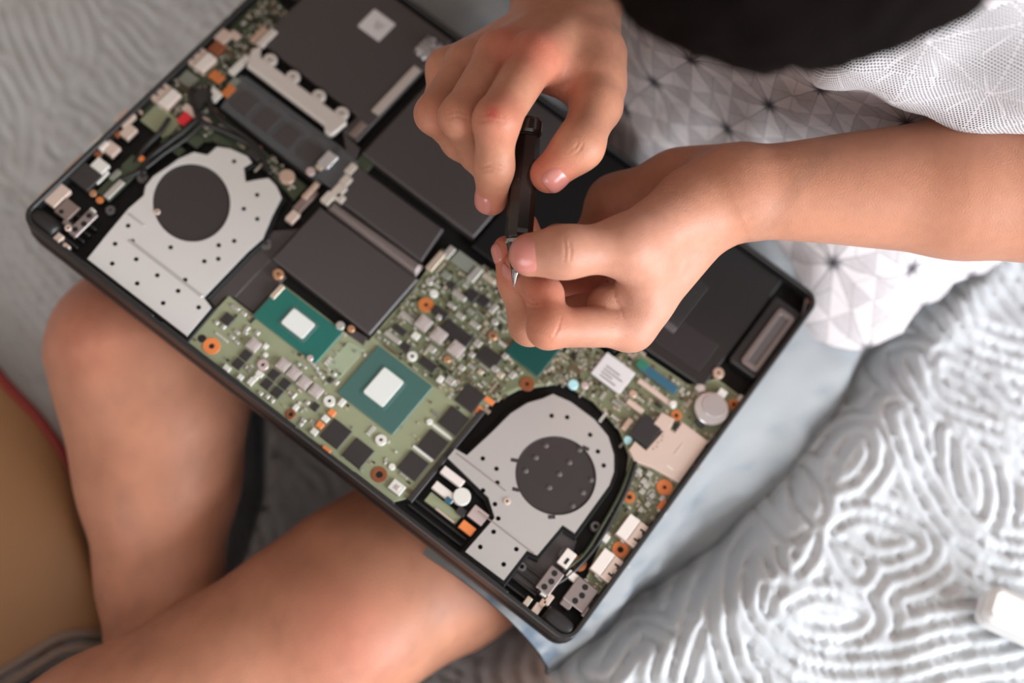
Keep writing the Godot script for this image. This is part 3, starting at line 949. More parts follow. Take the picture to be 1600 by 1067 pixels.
func build_clothes(who: Node3D, off: Vector3) -> void:
	var folds := noise(21, 11.0, 3)
	var weave := noise_tex(31, 0.35, 256, 2)
	var shirt_mat := mat("printed_jersey", Color(1, 1, 1), 0.85, 0.0, {"albedo_texture": star_print(), "rim_enabled": true, "rim": 0.25})
	shirt_mat.uv1_scale = Vector3(1, 0.5772, 1)
	var sh := [
		[Vector3(0.088, 0.165, -0.262), Vector3(0.163, 0.0, 0.012), Vector3(0, -0.004, 0.134)],
		[Vector3(0.080, 0.215, -0.264), Vector3(0.155, 0, 0), Vector3(0, 0, 0.118)],
		[Vector3(0.068, 0.30, -0.255), Vector3(0.150, 0, 0), Vector3(0, 0.01, 0.110)],
		[Vector3(0.062, 0.38, -0.242), Vector3(0.158, 0, 0), Vector3(0, 0.02, 0.108)],
		[Vector3(0.06, 0.445, -0.235), Vector3(0.165, 0, 0), Vector3(0, 0.03, 0.10)],
		[Vector3(0.06, 0.495, -0.225), Vector3(0.125, 0, 0), Vector3(0, 0.03, 0.078)],
		[Vector3(0.06, 0.515, -0.205), Vector3(0.070, 0, 0), Vector3(0, 0.02, 0.062)]]
	var rings := dense(sh, 7)
	for r in rings:
		r[0] += off
	var shirt := part("t_shirt", cloth_tube(rings, 120, func(p: Vector3, t: float, f: float) -> float:
		return 0.010 * folds.get_noise_3dv(Vector3(p.x * 1.6, p.y * 0.45, p.z * 1.6)) + 0.007 * (1.0 - f) * sin(t * 7.0 + 1.3) * smoothstep(0.5, 0.0, f) + 0.027 * exp(-pow((t - 0.85) / 0.42, 2.0)) * smoothstep(0.35, 0.0, f), 0.0016, 1.0 / 0.041), shirt_mat, who)
	shirt.set_meta("label", "white T-shirt printed with fine grey stars")
	var net := mat("mesh_sleeve", Color(1, 1, 1), 0.85, 0.0, {"albedo_texture": mesh_print(), "rim_enabled": true, "rim": 0.25, "backlight_enabled": true, "backlight": Color(0.15, 0.15, 0.15)})
	net.uv1_scale = Vector3(1, 0.5772, 1)
	for s in [[Vector3(0.060, 0.420, -0.230), Vector3(0.085, 0.376, -0.190), Vector3(0.118, 0.384, -0.198), Vector3(0.180, 0.386, -0.223), Vector3(0.235, 0.385, -0.240), 0.070, 0.070, 0.073, 0.069, 0.063], [Vector3(-0.01, 0.445, -0.225), Vector3(-0.04, 0.44, -0.23), Vector3(-0.07, 0.43, -0.235), Vector3(-0.10, 0.41, -0.248), Vector3(-0.12, 0.385, -0.26), 0.085, 0.08, 0.075, 0.07, 0.066]]:
		var rr := []
		for i in 5:
			var ax: Vector3 = (s[4] - s[1]).normalized()
			var u := ax.cross(Vector3(0, 1, 0)).normalized()
			var w := u.cross(ax).normalized()
			rr.append([s[i] + off, u * (s[5 + i] as float), w * (s[5 + i] as float)])
		var sl := part("sleeve", cloth_tube(dense(rr, 8), 64, func(p: Vector3, _t: float, f: float) -> float:
			return 0.012 * folds.get_noise_3dv(p * 1.1 + Vector3(3, 1, 2)) * (0.4 + f), 0.0016, 1.0 / 0.041), net, shirt)
		sl.set_meta("label", "short sleeve with a fine dotted net print")

	# pale denim shorts: seat and two wide legs
	var den := mat("pale_denim", Color.WHITE, 0.9, 0.0, {"vertex_color_use_as_albedo": true, "heightmap_enabled": true, "heightmap_texture": weave, "heightmap_scale": 0.03, "uv1_triplanar": true, "uv1_scale": Vector3(45, 45, 45)})
	var wash := noise(41, 26.0, 4)
	var blot := noise(42, 60.0, 3)
	var tint := func(p: Vector3, near_hem: float) -> Color:
		var w := clampf(0.35 + 0.9 * wash.get_noise_3dv(p), 0.0, 1.0) * 0.25
		w += 0.30 * smoothstep(0.15, 0.5, blot.get_noise_3dv(p * 0.8 + Vector3(5, 0, 0)))
		w += near_hem * near_hem * smoothstep(0.02, 0.34, blot.get_noise_3dv(p * Vector3(1.0, 1.0, 0.6))) * 0.75
		return Color(0.30, 0.312, 0.318).lerp(Color(0.11, 0.145, 0.185), clampf(w, 0.0, 1.0))
	var pel := Flesh.new()
	pel.group(0.05, [Vector3(-0.01, 0.12, -0.29), Vector3(0.10, 0.12, -0.29)], [0.108, 0.108])
	pel.group(0.05, [Vector3(-0.045, 0.105, -0.26), Vector3(-0.07, 0.105, -0.17)], [0.095, 0.088])
	pel.group(0.05, [Vector3(0.14, 0.105, -0.26), Vector3(0.135, 0.105, -0.17)], [0.095, 0.088])
	var pm := Mb.new()
	pel.mesh_into(pm, 0.007, func(p: Vector3, _n: Vector3) -> Color: return tint.call(p, 0.1))
	for i in pm.v.size():
		pm.v[i] += off + pm.n[i] * 0.006 * folds.get_noise_3dv(pm.v[i] * 1.5)
	pm.smooth()
	var shorts := part("denim_shorts", pm.done(), den, who)
	shorts.set_meta("label", "pale blue washed denim shorts")
	for s in [[[Vector3(0.138, 0.104, -0.24), 0.098, 0.078], [Vector3(0.138, 0.103, -0.14), 0.097, 0.073], [Vector3(0.128, 0.103, -0.03), 0.090, 0.070], [Vector3(0.124, 0.103, 0.07), 0.076, 0.069], [Vector3(0.124, 0.104, 0.122), 0.062, 0.069]],
			[[Vector3(-0.05, 0.104, -0.24), 0.09, 0.076], [Vector3(-0.075, 0.103, -0.14), 0.088, 0.072], [Vector3(-0.095, 0.103, -0.03), 0.082, 0.070], [Vector3(-0.11, 0.103, 0.05), 0.076, 0.069]]]:
		var rr := []
		for q in s:
			rr.append([q[0] + off, Vector3(q[1], 0, 0), Vector3(0, q[2], 0)])
		var left: bool = s[0][0].x > 0
		var mesh := cloth_tube(dense(rr, 12), 90, func(p: Vector3, t: float, f: float) -> float:
			var top := smoothstep(0.14, 0.165, p.y - off.y)
			return (0.008 * folds.get_noise_3dv(p * 1.7) + 0.004 * sin(t * 5.0 + p.z * 30.0)) * (1.0 - top), 0.0022, 1.0)
		var arr := mesh.surface_get_arrays(0)
		var cols := PackedColorArray()
		for p in arr[Mesh.ARRAY_VERTEX]:
			cols.append(tint.call(p - off, smoothstep(-0.06, 0.09, p.z - off.z) if left else 0.3))
		arr[Mesh.ARRAY_COLOR] = cols
		var am := ArrayMesh.new()
		am.add_surface_from_arrays(Mesh.PRIMITIVE_TRIANGLES, arr)
		part("trouser_leg", am, den, shorts)

	# hair
	var hair_noise := noise(51, 90.0, 3)
	var hf := Flesh.new()
	hf.group(0.03, [Vector3(0.066, 0.540, -0.125), Vector3(0.070, 0.550, -0.066)], [0.083, 0.083])
	hf.group(0.03, [Vector3(0.068, 0.53, -0.03), Vector3(0.068, 0.54, -0.025)], [0.045, 0.04])
	var hm := Mb.new()
	hf.mesh_into(hm, 0.005, func(_p: Vector3, _n: Vector3) -> Color: return Color.WHITE)
	for i in hm.v.size():
		var p := hm.v[i]
		hm.v[i] += off + hm.n[i] * 0.003 * hair_noise.get_noise_3dv(Vector3(p.x, p.y * 0.3, p.z * 0.3))
	hm.smooth()
	part("hair", hm.done(), mat("dark_hair", lin(0.005, 0.0035, 0.003), 0.8, 0.0, {"metallic_specular": 0.1}), who)

func mesh_print() -> ImageTexture:
	# a net of small dark dots with faint star lines left white
	var w := 512
	var h := 887
	var im := Image.create(w, h, false, Image.FORMAT_RGBA8)
	for y in h:
		for x in w:
			var best := 1e9
			var rel := Vector2.ZERO
			for c in [Vector2(0, 0), Vector2(w, 0), Vector2(0, h), Vector2(w, h), Vector2(w / 2.0, h / 2.0)]:
				var r: Vector2 = Vector2(x, y) - (c as Vector2)
				if r.length_squared() < best:
					best = r.length_squared()
					rel = r
			var rr := sqrt(best)
			var ang := fposmod(rel.angle() + PI / 6.0, TAU)
			var off := (PI / 12.0 - absf(fposmod(ang, PI / 6.0) - PI / 12.0)) * rr
			var line := clampf(1.8 - off / 1.8, 0.0, 1.0)
			line = maxf(line, clampf(1.0 - rr / 24.0, 0.0, 1.0))
			var gx := fposmod(x * 28.0 / w, 1.0) - 0.5
			var gy := fposmod(y * 48.0 / h + 0.5 * floorf(x * 28.0 / w), 1.0) - 0.5
			var dot := clampf((0.40 - sqrt(gx * gx + gy * gy)) * 7.0, 0.0, 1.0) * (1.0 - line)
			im.set_pixel(x, y, Color(0.90, 0.89, 0.90).lerp(Color(0.09, 0.085, 0.10), dot))
	return ImageTexture.create_from_image(im)

# ---------------------------------------------------------------- the bed
func bed_height(x: float, z: float) -> float:
	# the mattress dips under the person and swells beside them
	var h := 0.006
	h += 0.140 * smoothstep(0.153, 0.260, x + 0.045 * smoothstep(-0.02, 0.14, z))
	# a deep fold of the quilt beside the right shin
	var fold := PackedVector2Array([Vector2(-0.085, 0.074), Vector2(-0.041, 0.127), Vector2(-0.023, 0.171), Vector2(-0.025, 0.220)])
	var fd := 9.0
	for i in fold.size() - 1:
		var ab := fold[i + 1] - fold[i]
		var t := clampf((Vector2(x, z) - fold[i]).dot(ab) / ab.length_squared(), 0.0, 1.0)
		fd = minf(fd, (Vector2(x, z) - fold[i] - ab * t).length())
	h -= 0.115 * smoothstep(0.024, 0.013, fd)
	h += 0.02 * smoothstep(-0.15, -0.5, z)
	return h

func build_bed() -> void:
	var quilt := thing("quilt", "grey-white quilted bedspread with raised paisley stitching under the person", "bedspread", Vector3(0, 0, 0))
	var m := Mb.new()
	var xs := PackedFloat32Array()
	var zs := PackedFloat32Array()
	var q := -0.80
	while q < 0.95:
		xs.append(q)
		q += 0.0021 if q > 0.15 and q < 0.50 else (0.005 if q > -0.46 and q < 0.15 else 0.05)
	q = -0.95
	while q < 1.0:
		zs.append(q)
		q += 0.0024 if q > -0.40 and q < 0.16 else (0.005 if q > -0.62 and q < 0.40 else 0.05)
	var soft := noise(61, 9.0, 3)
	var fine := noise(62, 130.0, 2)
	var motifs := quilt_motifs()
	for z in zs:
		for x in xs:
			var p := Vector2(x, z)
			var y := bed_height(x, z) + 0.006 * soft.get_noise_2d(x, z)
			if x > -0.5 and x < 0.52 and z > -0.64 and z < 0.42:
				var d := 9.0
				var along := 0.0
				for mo in motifs:
					var bb: Rect2 = mo[0]
					var far := Vector2(maxf(maxf(bb.position.x - x, x - bb.end.x), 0.0), maxf(maxf(bb.position.y - z, z - bb.end.y), 0.0)).length()
					if far > d:
						continue
					var pl: PackedVector2Array = mo[1]
					for i in pl.size() - 1:
						var ab := pl[i + 1] - pl[i]
						var t := clampf((p - pl[i]).dot(ab) / ab.length_squared(), 0.0, 1.0)
						var e := (p - pl[i] - ab * t).length()
						if e < d:
							d = e
							along = (mo[2] as PackedFloat32Array)[i] + t * ab.length()
				var s := d / 0.0092 + 0.10 * fine.get_noise_2d(x * 0.4, z * 0.4)
				var ridge := absf(sin(PI * s))
				y += 0.0054 * pow(ridge, 0.6) + 0.0017 * fine.get_noise_2d(x, z) * (1.15 - ridge) + 0.0006 * sin(along * 1150.0) * (1.0 - ridge)
			m.vert(Vector3(x, y, z), Color.WHITE, Vector2(x, z))
	var w := xs.size()
	for j in zs.size() - 1:
		for i in w - 1:
			var o := j * w + i
			m.quad(o, o + w, o + w + 1, o + 1)
	m.smooth()
	var cloth := mat("quilt_cotton", lin(0.66, 0.695, 0.725), 0.9, 0.0, {"rim_enabled": true, "rim": 0.3, "heightmap_enabled": true, "heightmap_texture": noise_tex(63, 0.3, 256, 2), "heightmap_scale": 0.04, "uv1_scale": Vector3(40, 40, 40)})
	part("bedspread_top", m.done(), cloth, quilt)
	# sides that hang over the mattress
	for s in [[Vector3(1.72, 0.34, 0.02), Vector3(0.07, -0.12, 0.985)], [Vector3(1.72, 0.34, 0.02), Vector3(0.07, -0.12, -0.945)], [Vector3(0.02, 0.34, 1.93), Vector3(-0.80, -0.12, 0.02)], [Vector3(0.02, 0.34, 1.93), Vector3(0.94, -0.12, 0.02)]]:
		part("hanging_side", box(s[0], 0.006), cloth, quilt, s[1])
	var bed := thing("bed", "low wooden bed with a mattress under the grey quilted bedspread", "bed", Vector3(0.07, -0.5, 0.02))
	part("mattress", box(Vector3(1.66, 0.14, 1.86), 0.03), mat("ticking", lin(0.7, 0.7, 0.68), 0.9), bed, Vector3(0, 0.29, 0))
	part("frame", box(Vector3(1.70, 0.14, 1.90), 0.01), mat("bed_wood", lin(0.28, 0.17, 0.10), 0.5), bed, Vector3(0, 0.15, 0))
	for sx in [-1, 1]:
		for sz in [-1, 1]:
			part("leg", box(Vector3(0.07, 0.09, 0.07), 0.005), mats["bed_wood"], bed, Vector3(0.78 * sx, 0.045, 0.88 * sz))

func quilt_motifs() -> Array:
	# stitched outlines in (x, z); the rows of stitching echo them
	var raw := [
		[0.251, -0.032, 0.24, -0.039, 0.231, -0.056, 0.229, -0.068, 0.238, -0.062, 0.248, -0.052, 0.254, -0.041, 0.253, -0.033],
		[0.248, -0.058, 0.243, -0.078, 0.245, -0.095, 0.257, -0.086, 0.257, -0.068, 0.25, -0.057],
		[0.262, -0.032, 0.271, -0.052, 0.293, -0.061, 0.307, -0.059, 0.295, -0.04, 0.278, -0.035, 0.262, -0.032],
		[0.263, -0.029, 0.278, -0.021, 0.29, -0.021, 0.29, -0.032, 0.275, -0.036, 0.263, -0.029],
		[0.257, -0.031, 0.261, -0.016, 0.259, 0, 0.25, -0, 0.244, -0.009],
		[0.22, -0.036, 0.22, -0.001, 0.221, 0.027, 0.225, 0.058, 0.234, 0.09],
		[0.227, -0.021, 0.229, 0.01, 0.239, 0.04, 0.258, 0.061, 0.269, 0.066],
		[0.247, 0.007, 0.237, -0.006, 0.236, 0.005, 0.241, 0.023, 0.249, 0.035, 0.265, 0.041, 0.284, 0.041, 0.307, 0.029, 0.334, 0.006, 0.351, -0.016, 0.37, -0.035, 0.384, -0.052],
		[0.265, 0.02, 0.271, 0.007, 0.285, -0.004, 0.302, -0.005, 0.294, 0.008, 0.278, 0.018, 0.265, 0.02],
		[0.259, -0.118, 0.268, -0.11, 0.282, -0.1, 0.299, -0.091, 0.316, -0.083, 0.332, -0.083, 0.347, -0.086, 0.36, -0.094],
		[0.289, -0.126, 0.304, -0.125, 0.319, -0.114, 0.327, -0.097, 0.314, -0.098, 0.301, -0.109, 0.289, -0.126],
		[0.265, -0.164, 0.282, -0.165, 0.301, -0.161, 0.317, -0.164],
		[0.245, -0.157, 0.258, -0.142, 0.272, -0.137, 0.291, -0.141, 0.313, -0.147, 0.332, -0.145],
		[0.22, -0.036, 0.234, -0.023, 0.247, -0.017, 0.254, -0.031],
		[-0.379, -0.04, -0.341, -0.019, -0.311, -0.011, -0.319, -0.045, -0.35, -0.066],
		[-0.316, -0.068, -0.276, -0.063, -0.266, -0.092, -0.277, -0.125],
		[-0.319, 0.029, -0.31, -0.005, -0.278, -0.013, -0.248, 0],
		[-0.283, 0.018, -0.274, -0.003, -0.265, -0.038, -0.276, -0.069],
		[-0.353, 0.006, -0.323, 0.019, -0.296, 0.048],
		[-0.023, 0.114, -0.018, 0.088, 0.009, 0.088, 0.015, 0.121],
		[0.243, -0.239, 0.266, -0.231, 0.289, -0.223],
		[0.235, -0.211, 0.262, -0.19, 0.301, -0.201],
		[0.202, 0.106, 0.205, 0.072, 0.223, 0.069]
	]
	var out := []
	for r in raw:
		var c := PackedVector2Array()
		var pts := []
		for i in range(0, r.size(), 2):
			pts.append(Vector3(r[i], 0, r[i + 1]))
		for p in curve(pts, 5):
			c.append(Vector2(p.x, p.z))
		var bb := Rect2(c[0], Vector2.ZERO)
		for p in c:
			bb = bb.expand(p)
		var run := PackedFloat32Array([0.0])
		for i in c.size() - 1:
			run.append(run[i] + c[i].distance_to(c[i + 1]))
		out.append([bb, c, run])
	return out

# ---------------------------------------------------------------- the laptop, bottom cover off (millimetres, seen from above: x along the hinge side, z towards it)
var lap: Node3D
var board: Node3D
var taken_up := []   # what stands on the boards: [x, z, half width, half depth]
const ON_BOARD := ["inductor", "transistor", "controller_chip", "capacitor", "resistor", "memory_chip", "solder_bar", "copper_tab", "copper_ring", "copper_block", "standoff", "connector", "shield_frame", "socket", "blue_lamp", "hub_chip", "screw_hole"]

func lap_mats() -> void:
	mat("case_black", lin(0.016, 0.015, 0.0155), 0.42)
	mat("floor_black", lin(0.009, 0.0085, 0.0085), 0.5, 0.0, {"metallic_specular": 0.3})
	mat("cell_black", lin(0.058, 0.049, 0.049), 0.42)
	mat("slate", lin(0.085, 0.090, 0.098), 0.36)
	mat("void", lin(0.006, 0.006, 0.006), 0.8)
	mat("chip_black", lin(0.030, 0.026, 0.026), 0.45)
	mat("tape_black", lin(0.022, 0.018, 0.020), 0.5)
	mat("hub_black", lin(0.036, 0.030, 0.030), 0.42)
	mat("boss_grey", lin(0.10, 0.09, 0.09), 0.4)
	mat("pcb", lin(0.29, 0.315, 0.195), 0.42)
	mat("pcb_shaded", lin(0.165, 0.185, 0.105), 0.42)  # board green with shade put into the colour
	mat("pcb_pale", lin(0.34, 0.40, 0.27), 0.5)
	mat("pcb_grey", lin(0.22, 0.23, 0.19), 0.5)
	mat("pcb_dark", lin(0.050, 0.066, 0.036), 0.5)
	mat("teal", lin(0.012, 0.135, 0.110), 0.4)
	mat("teal_grey", lin(0.055, 0.135, 0.120), 0.4)
	mat("teal_dark", lin(0.006, 0.070, 0.060), 0.4)
	mat("die", lin(0.76, 0.79, 0.76), 0.3)
	mat("ferrite", lin(0.46, 0.40, 0.38), 0.45)
	mat("ceramic", lin(0.70, 0.69, 0.64), 0.5)
	mat("ceramic_warm", lin(0.62, 0.56, 0.49), 0.5)
	mat("tin", lin(0.48, 0.46, 0.42), 0.35, 0.35)
	mat("tin_gold", lin(0.60, 0.50, 0.40), 0.35, 0.35)
	mat("beige", lin(0.62, 0.49, 0.415), 0.4, 0.15)
	mat("beige_white", lin(0.76, 0.70, 0.65), 0.4)
	mat("beige_strip", lin(0.52, 0.46, 0.42), 0.4)
	mat("brass", lin(0.50, 0.27, 0.15), 0.35, 0.5)
	mat("brass_pale", lin(0.58, 0.42, 0.33), 0.35, 0.4)
	mat("brass_grey", lin(0.25, 0.19, 0.17), 0.35, 0.4)
	mat("screw_pink", lin(0.58, 0.47, 0.45), 0.35, 0.3)
	mat("orange", lin(0.80, 0.24, 0.07), 0.45)
	mat("rust_orange", lin(0.55, 0.17, 0.045), 0.45)
	mat("rust", lin(0.25, 0.075, 0.025), 0.45)
	mat("silver", lin(0.66, 0.66, 0.68), 0.22, 0.85)
	mat("silver_dull", lin(0.55, 0.55, 0.57), 0.3, 0.8)
	mat("label_white", lin(0.68, 0.66, 0.67), 0.6)
	mat("ribbon_blue", lin(0.025, 0.11, 0.17), 0.5)
	mat("ribbon_green", lin(0.02, 0.17, 0.10), 0.5)
	mat("cyan", lin(0.45, 0.75, 0.80), 0.3)
	mat("red_wire", lin(0.68, 0.02, 0.03), 0.5)
	mat("hinge_metal", lin(0.30, 0.25, 0.24), 0.38, 0.55)
	mat("fan_plate", lin(0.68, 0.665, 0.65), 0.45, 0.2)
	mat("fan_plate_dull", lin(0.50, 0.48, 0.465), 0.42, 0.3)
	mat("bracket_white", lin(0.66, 0.62, 0.58), 0.4, 0.15)
	mat("bar_grey", lin(0.20, 0.165, 0.155), 0.32, 0.3)
	mat("wire_black", lin(0.010, 0.010, 0.010), 0.4)

func holder(called: String) -> Node3D:
	return board if called in ON_BOARD and board else lap

func item(called: String, x: float, z: float, sx: float, sz: float, y: float, h: float, m: String) -> void:
	part(called, box(Vector3(sx, h, sz) * 0.001, 0.00025), mats[m], holder(called), Vector3(x, y + h / 2.0, z) * 0.001)
	taken_up.append([x, z, sx / 2.0, sz / 2.0])
	if called == "inductor":
		item("inductor_cap", x, z, sx * 0.62, sz * 0.62, y + h, 0.25, m)

func disc(called: String, x: float, z: float, r: float, y: float, h: float, m: String, hole := 0.0) -> void:
	var b := minf(0.3, h * 0.4)
	var prof := PackedVector2Array([Vector2(r, 0), Vector2(r, h - b), Vector2(r - b, h)])
	if hole > 0.0:
		prof.append_array([Vector2(hole, h), Vector2(hole * 0.9, h * 0.35), Vector2(0.001, h * 0.35)])
	else:
		prof.append(Vector2(0.001, h))
	for i in prof.size():
		prof[i] *= 0.001
	var ring := part(called, lathe(prof, 24), mats[m], holder(called), Vector3(x, y, z) * 0.001)
	if hole > 0.0:
		if holder(called) == lap:
			part("screw_hole", lathe(PackedVector2Array([Vector2(hole * 0.88e-3, 0), Vector2(hole * 0.85e-3, 0.0001), Vector2(0.00001, 0.0001)]), 16), mats["void"], ring, Vector3(0, h * 0.36e-3, 0))
		else:
			part("screw_hole", lathe(PackedVector2Array([Vector2(hole * 0.88e-3, 0), Vector2(hole * 0.85e-3, 0.0001), Vector2(0.00001, 0.0001)]), 16), mats["void"], board, Vector3(x, y + h * 0.36, z) * 0.001)
	taken_up.append([x, z, r, r])

func plate(called: String, pts: Array, y0: float, y1: float, m: String, parent: Node3D = null, b := 0.3) -> MeshInstance3D:
	var poly := PackedVector2Array()
	for i in range(0, pts.size(), 2):
		poly.append(Vector2(pts[i], pts[i + 1]) * 0.001)
	return part(called, slab(poly, y0 * 0.001, y1 * 0.001, b * 0.001), mats[m], parent if parent else lap)

func rect(x0: float, z0: float, x1: float, z1: float, r := 0.0, seg := 5) -> PackedVector2Array:
	var out := PackedVector2Array()
	if r <= 0.0:
		return PackedVector2Array([Vector2(x0, z0), Vector2(x1, z0), Vector2(x1, z1), Vector2(x0, z1)])
	for q in 4:
		var c := Vector2(x1 - r if q in [0, 3] else x0 + r, z1 - r if q in [0, 1] else z0 + r)
		for s in seg + 1:
			var t := PI / 2 * (q + float(s) / seg)
			out.append(c + Vector2(cos(t), sin(t)) * r)
	return out

func ring_mesh(outer: PackedVector2Array, inner: PackedVector2Array, y0: float, y1: float, b: float) -> ArrayMesh:
	var m := Mb.new()
	var k := outer.size()
	var o2 := inset(outer, b)
	var i2 := inset(inner, -b)
	var v := func(p: Vector2, y: float) -> Vector3: return Vector3(p.x, y, p.y)
	for i in k:
		var j := (i + 1) % k
		m.face(PackedVector3Array([v.call(outer[i], y0), v.call(outer[i], y1 - b), v.call(outer[j], y1 - b), v.call(outer[j], y0)]))
		m.face(PackedVector3Array([v.call(outer[i], y1 - b), v.call(o2[i], y1), v.call(o2[j], y1), v.call(outer[j], y1 - b)]))
		m.face(PackedVector3Array([v.call(o2[i], y1), v.call(i2[i], y1), v.call(i2[j], y1), v.call(o2[j], y1)]))
		m.face(PackedVector3Array([v.call(i2[i], y1), v.call(inner[i], y1 - b), v.call(inner[j], y1 - b), v.call(i2[j], y1)]))
		m.face(PackedVector3Array([v.call(inner[i], y1 - b), v.call(inner[i], y0), v.call(inner[j], y0), v.call(inner[j], y1 - b)]))
	return m.done()

func package(called: String, x: float, z: float, sx: float, sz: float, m: String, dx: float, dz: float, dsx: float, dsz: float) -> void:
	var p := part(called, box(Vector3(sx, 1.1, sz) * 0.001, 0.0003), mats[m], lap, Vector3(x, 17.05, z) * 0.001)
	part("die", slab(rect(-dsx / 2000, -dsz / 2000, dsx / 2000, dsz / 2000, 0.0012), 0, 0.0008, 0.00015), mats["die"], p, Vector3(dx - x, 0.55, dz - z) * 0.001)
	part("glue_bead", ring_mesh(rect(-dsx / 2000 - 0.0016, -dsz / 2000 - 0.0016, dsx / 2000 + 0.0016, dsz / 2000 + 0.0016, 0.002), rect(-dsx / 2000, -dsz / 2000, dsx / 2000, dsz / 2000, 0.0012), 0, 0.00025, 0.0001), mats["teal_grey"], p, Vector3(dx - x, 0.55, dz - z) * 0.001)
	taken_up.append([x, z, sx / 2, sz / 2])

func port(called: String, x: float, z: float, sx: float, sz: float, face: int) -> void:
	# a folded metal socket: shell with a step, contact springs at its outer end
	var p := part(called, box(Vector3(sx, 4.6, sz) * 0.001, 0.0004), mats["beige"], lap, Vector3(x, 18.3, z) * 0.001)
	part("shell_fold", box(Vector3(sx * 0.46, 0.5, sz * 0.96) * 0.001, 0.0002), mats["beige_white"], p, Vector3(-face * sx * 0.25, 2.45, 0) * 0.001)
	part("seam", box(Vector3(0.35, 0.2, sz * 0.9) * 0.001, 0.00005), mats["brass_grey"], p, Vector3(face * sx * 0.02, 2.35, 0) * 0.001)
	for s in [-1, 1]:
		part("spring_slot", box(Vector3(sx * 0.2, 0.2, 1.1) * 0.001, 0.00005), mats["void"], p, Vector3(face * sx * 0.28, 2.3, s * sz * 0.22) * 0.001)
		part("spring_slot", box(Vector3(0.9, 0.2, 2.4) * 0.001, 0.00005), mats["void"], p, Vector3(face * sx * 0.36, 2.3, s * sz * 0.18) * 0.001)
		part("foot", box(Vector3(2.4, 3, 1.2) * 0.001, 0.0002), mats["tin"], p, Vector3(-face * sx * 0.1, -0.7, s * (sz / 2 + 0.4)) * 0.001)
	taken_up.append([x, z, sx / 2 + 1, sz / 2 + 1])

func hinge(ax: float, az: float, bx: float, bz: float, side: int) -> void:
	var h := Node3D.new()
	h.name = "hinge"
	lap.add_child(h, true)
	var plates := [[ax, az, 8.0, 14.0], [bx, bz, 12.5, 14.0]] if side > 0 else [[ax, az, 6.0, 17.0]]
	for q in plates:
		part("hinge_plate", box(Vector3(q[2], 1.4, q[3]) * 0.001, 0.0004), mats["hinge_metal"], h, Vector3(q[0], 19.6, q[1]) * 0.001)
		for i in 3:
			part("screw_hole", lathe(PackedVector2Array([Vector2(0.0016, 0), Vector2(0.00158, 0.00012), Vector2(0.00001, 0.00012)]), 16), mats["void"], h, Vector3(q[0] + (0.8 if i == 1 else -0.4), 20.27, q[1] + (i - 1) * q[3] * 0.31) * 0.001)
	if side > 0:
		part("hinge_arm", box(Vector3(3, 2.4, 10) * 0.001, 0.0006), mats["hinge_metal"], h, Vector3(bx + 7.4, 18.6, bz + 3) * 0.001)
		part("rubber_pad", box(Vector3(3, 1.6, 8) * 0.001, 0.0008), mats["void"], h, Vector3(bx + 8, 20.4, bz - 1) * 0.001)
		part("hinge_arm", box(Vector3(6, 2.4, 4) * 0.001, 0.0006), mats["hinge_metal"], h, Vector3(bx - 3, 18.6, bz + 8) * 0.001)
	else:
		part("hinge_arm", box(Vector3(8, 2.4, 3) * 0.001, 0.0006), mats["hinge_metal"], h, Vector3(ax - 5, 18.6, az + 5) * 0.001)
		disc("screw", ax - 3.5, az + 7, 1.8, 20.3, 0.8, "beige", 0.7)

func card_slot() -> void:
	var p := plate("card_slot", [147.3, -9.5, 155, -10.6, 156, -4.5, 159, -4.5, 159, -12, 176, -12, 176.3, 16.5, 160, 19, 151, 22, 145.2, 19, 145, 13, 152.5, 13.4, 153.8, -1.2, 147.3, -1.2], 16.8, 19.8, "beige", null, 0.35)
	for i in 5:
		part("contact", box(Vector3(0.7, 0.3, 1.0) * 0.001, 0.0001), mats["brass_grey"], p, Vector3(155.2 + (i % 2) * 0.8, 19.85, 1.5 + i * 2.2) * 0.001)
	part("slot_cut", box(Vector3(2.6, 0.2, 2.2) * 0.001, 0.0001), mats["void"], p, Vector3(157.6, 19.75, -8.5) * 0.001)
	part("emboss", box(Vector3(1.0, 0.25, 7) * 0.001, 0.0001), mats["beige"], p, Vector3(166, 19.85, 2) * 0.001)
	part("slot_spring", box(Vector3(4, 0.2, 0.7) * 0.001, 0.00005), mats["beige_white"], p, Vector3(168, 19.85, 13) * 0.001)

func bracket() -> void:
	# the white drive bracket: a long bar, four round tabs and a bent foot
	var p := plate("drive_bracket", [-157, -36.5, -154.5, -41.5, -150, -36, -88.5, -36.2, -87, -34.5, -88.5, -24, -90, -22.8, -93, -22.8, -96, -26, -152, -26.6], 17, 20.4, "bracket_white", null, 0.8)
	for x in [-145.0, -128.5, -110.0, -93.5]:
		part("tab", lathe(PackedVector2Array([Vector2(0.0040, 0), Vector2(0.0040, 0.0024), Vector2(0.0033, 0.003), Vector2(0.0016, 0.003), Vector2(0.0015, 0.0012), Vector2(0.00001, 0.0012)]), 24), mats["bracket_white"], p, Vector3(x, 17.2, -38.2) * 0.001)
	part("foot", box(Vector3(5, 3, 14) * 0.001, 0.0008), mats["bracket_white"], p, Vector3(-155.5, 18.6, -48) * 0.001)

func label_sticker(x: float, z: float) -> void:
	var s := part("label_sticker", slab(rect(-0.0078, -0.0078, 0.0078, 0.0078, 0.001), 0, 0.0002, 0.00005), mats["label_white"], lap, Vector3(x, 19.4, z) * 0.001)
	for i in 3:
		part("printed_line", box(Vector3(6.0 - i, 0.06, 0.5) * 0.001, 0.00001), mats["boss_grey"], s, Vector3(1.0, 0.2, -2.0 + i * 1.8) * 0.001)

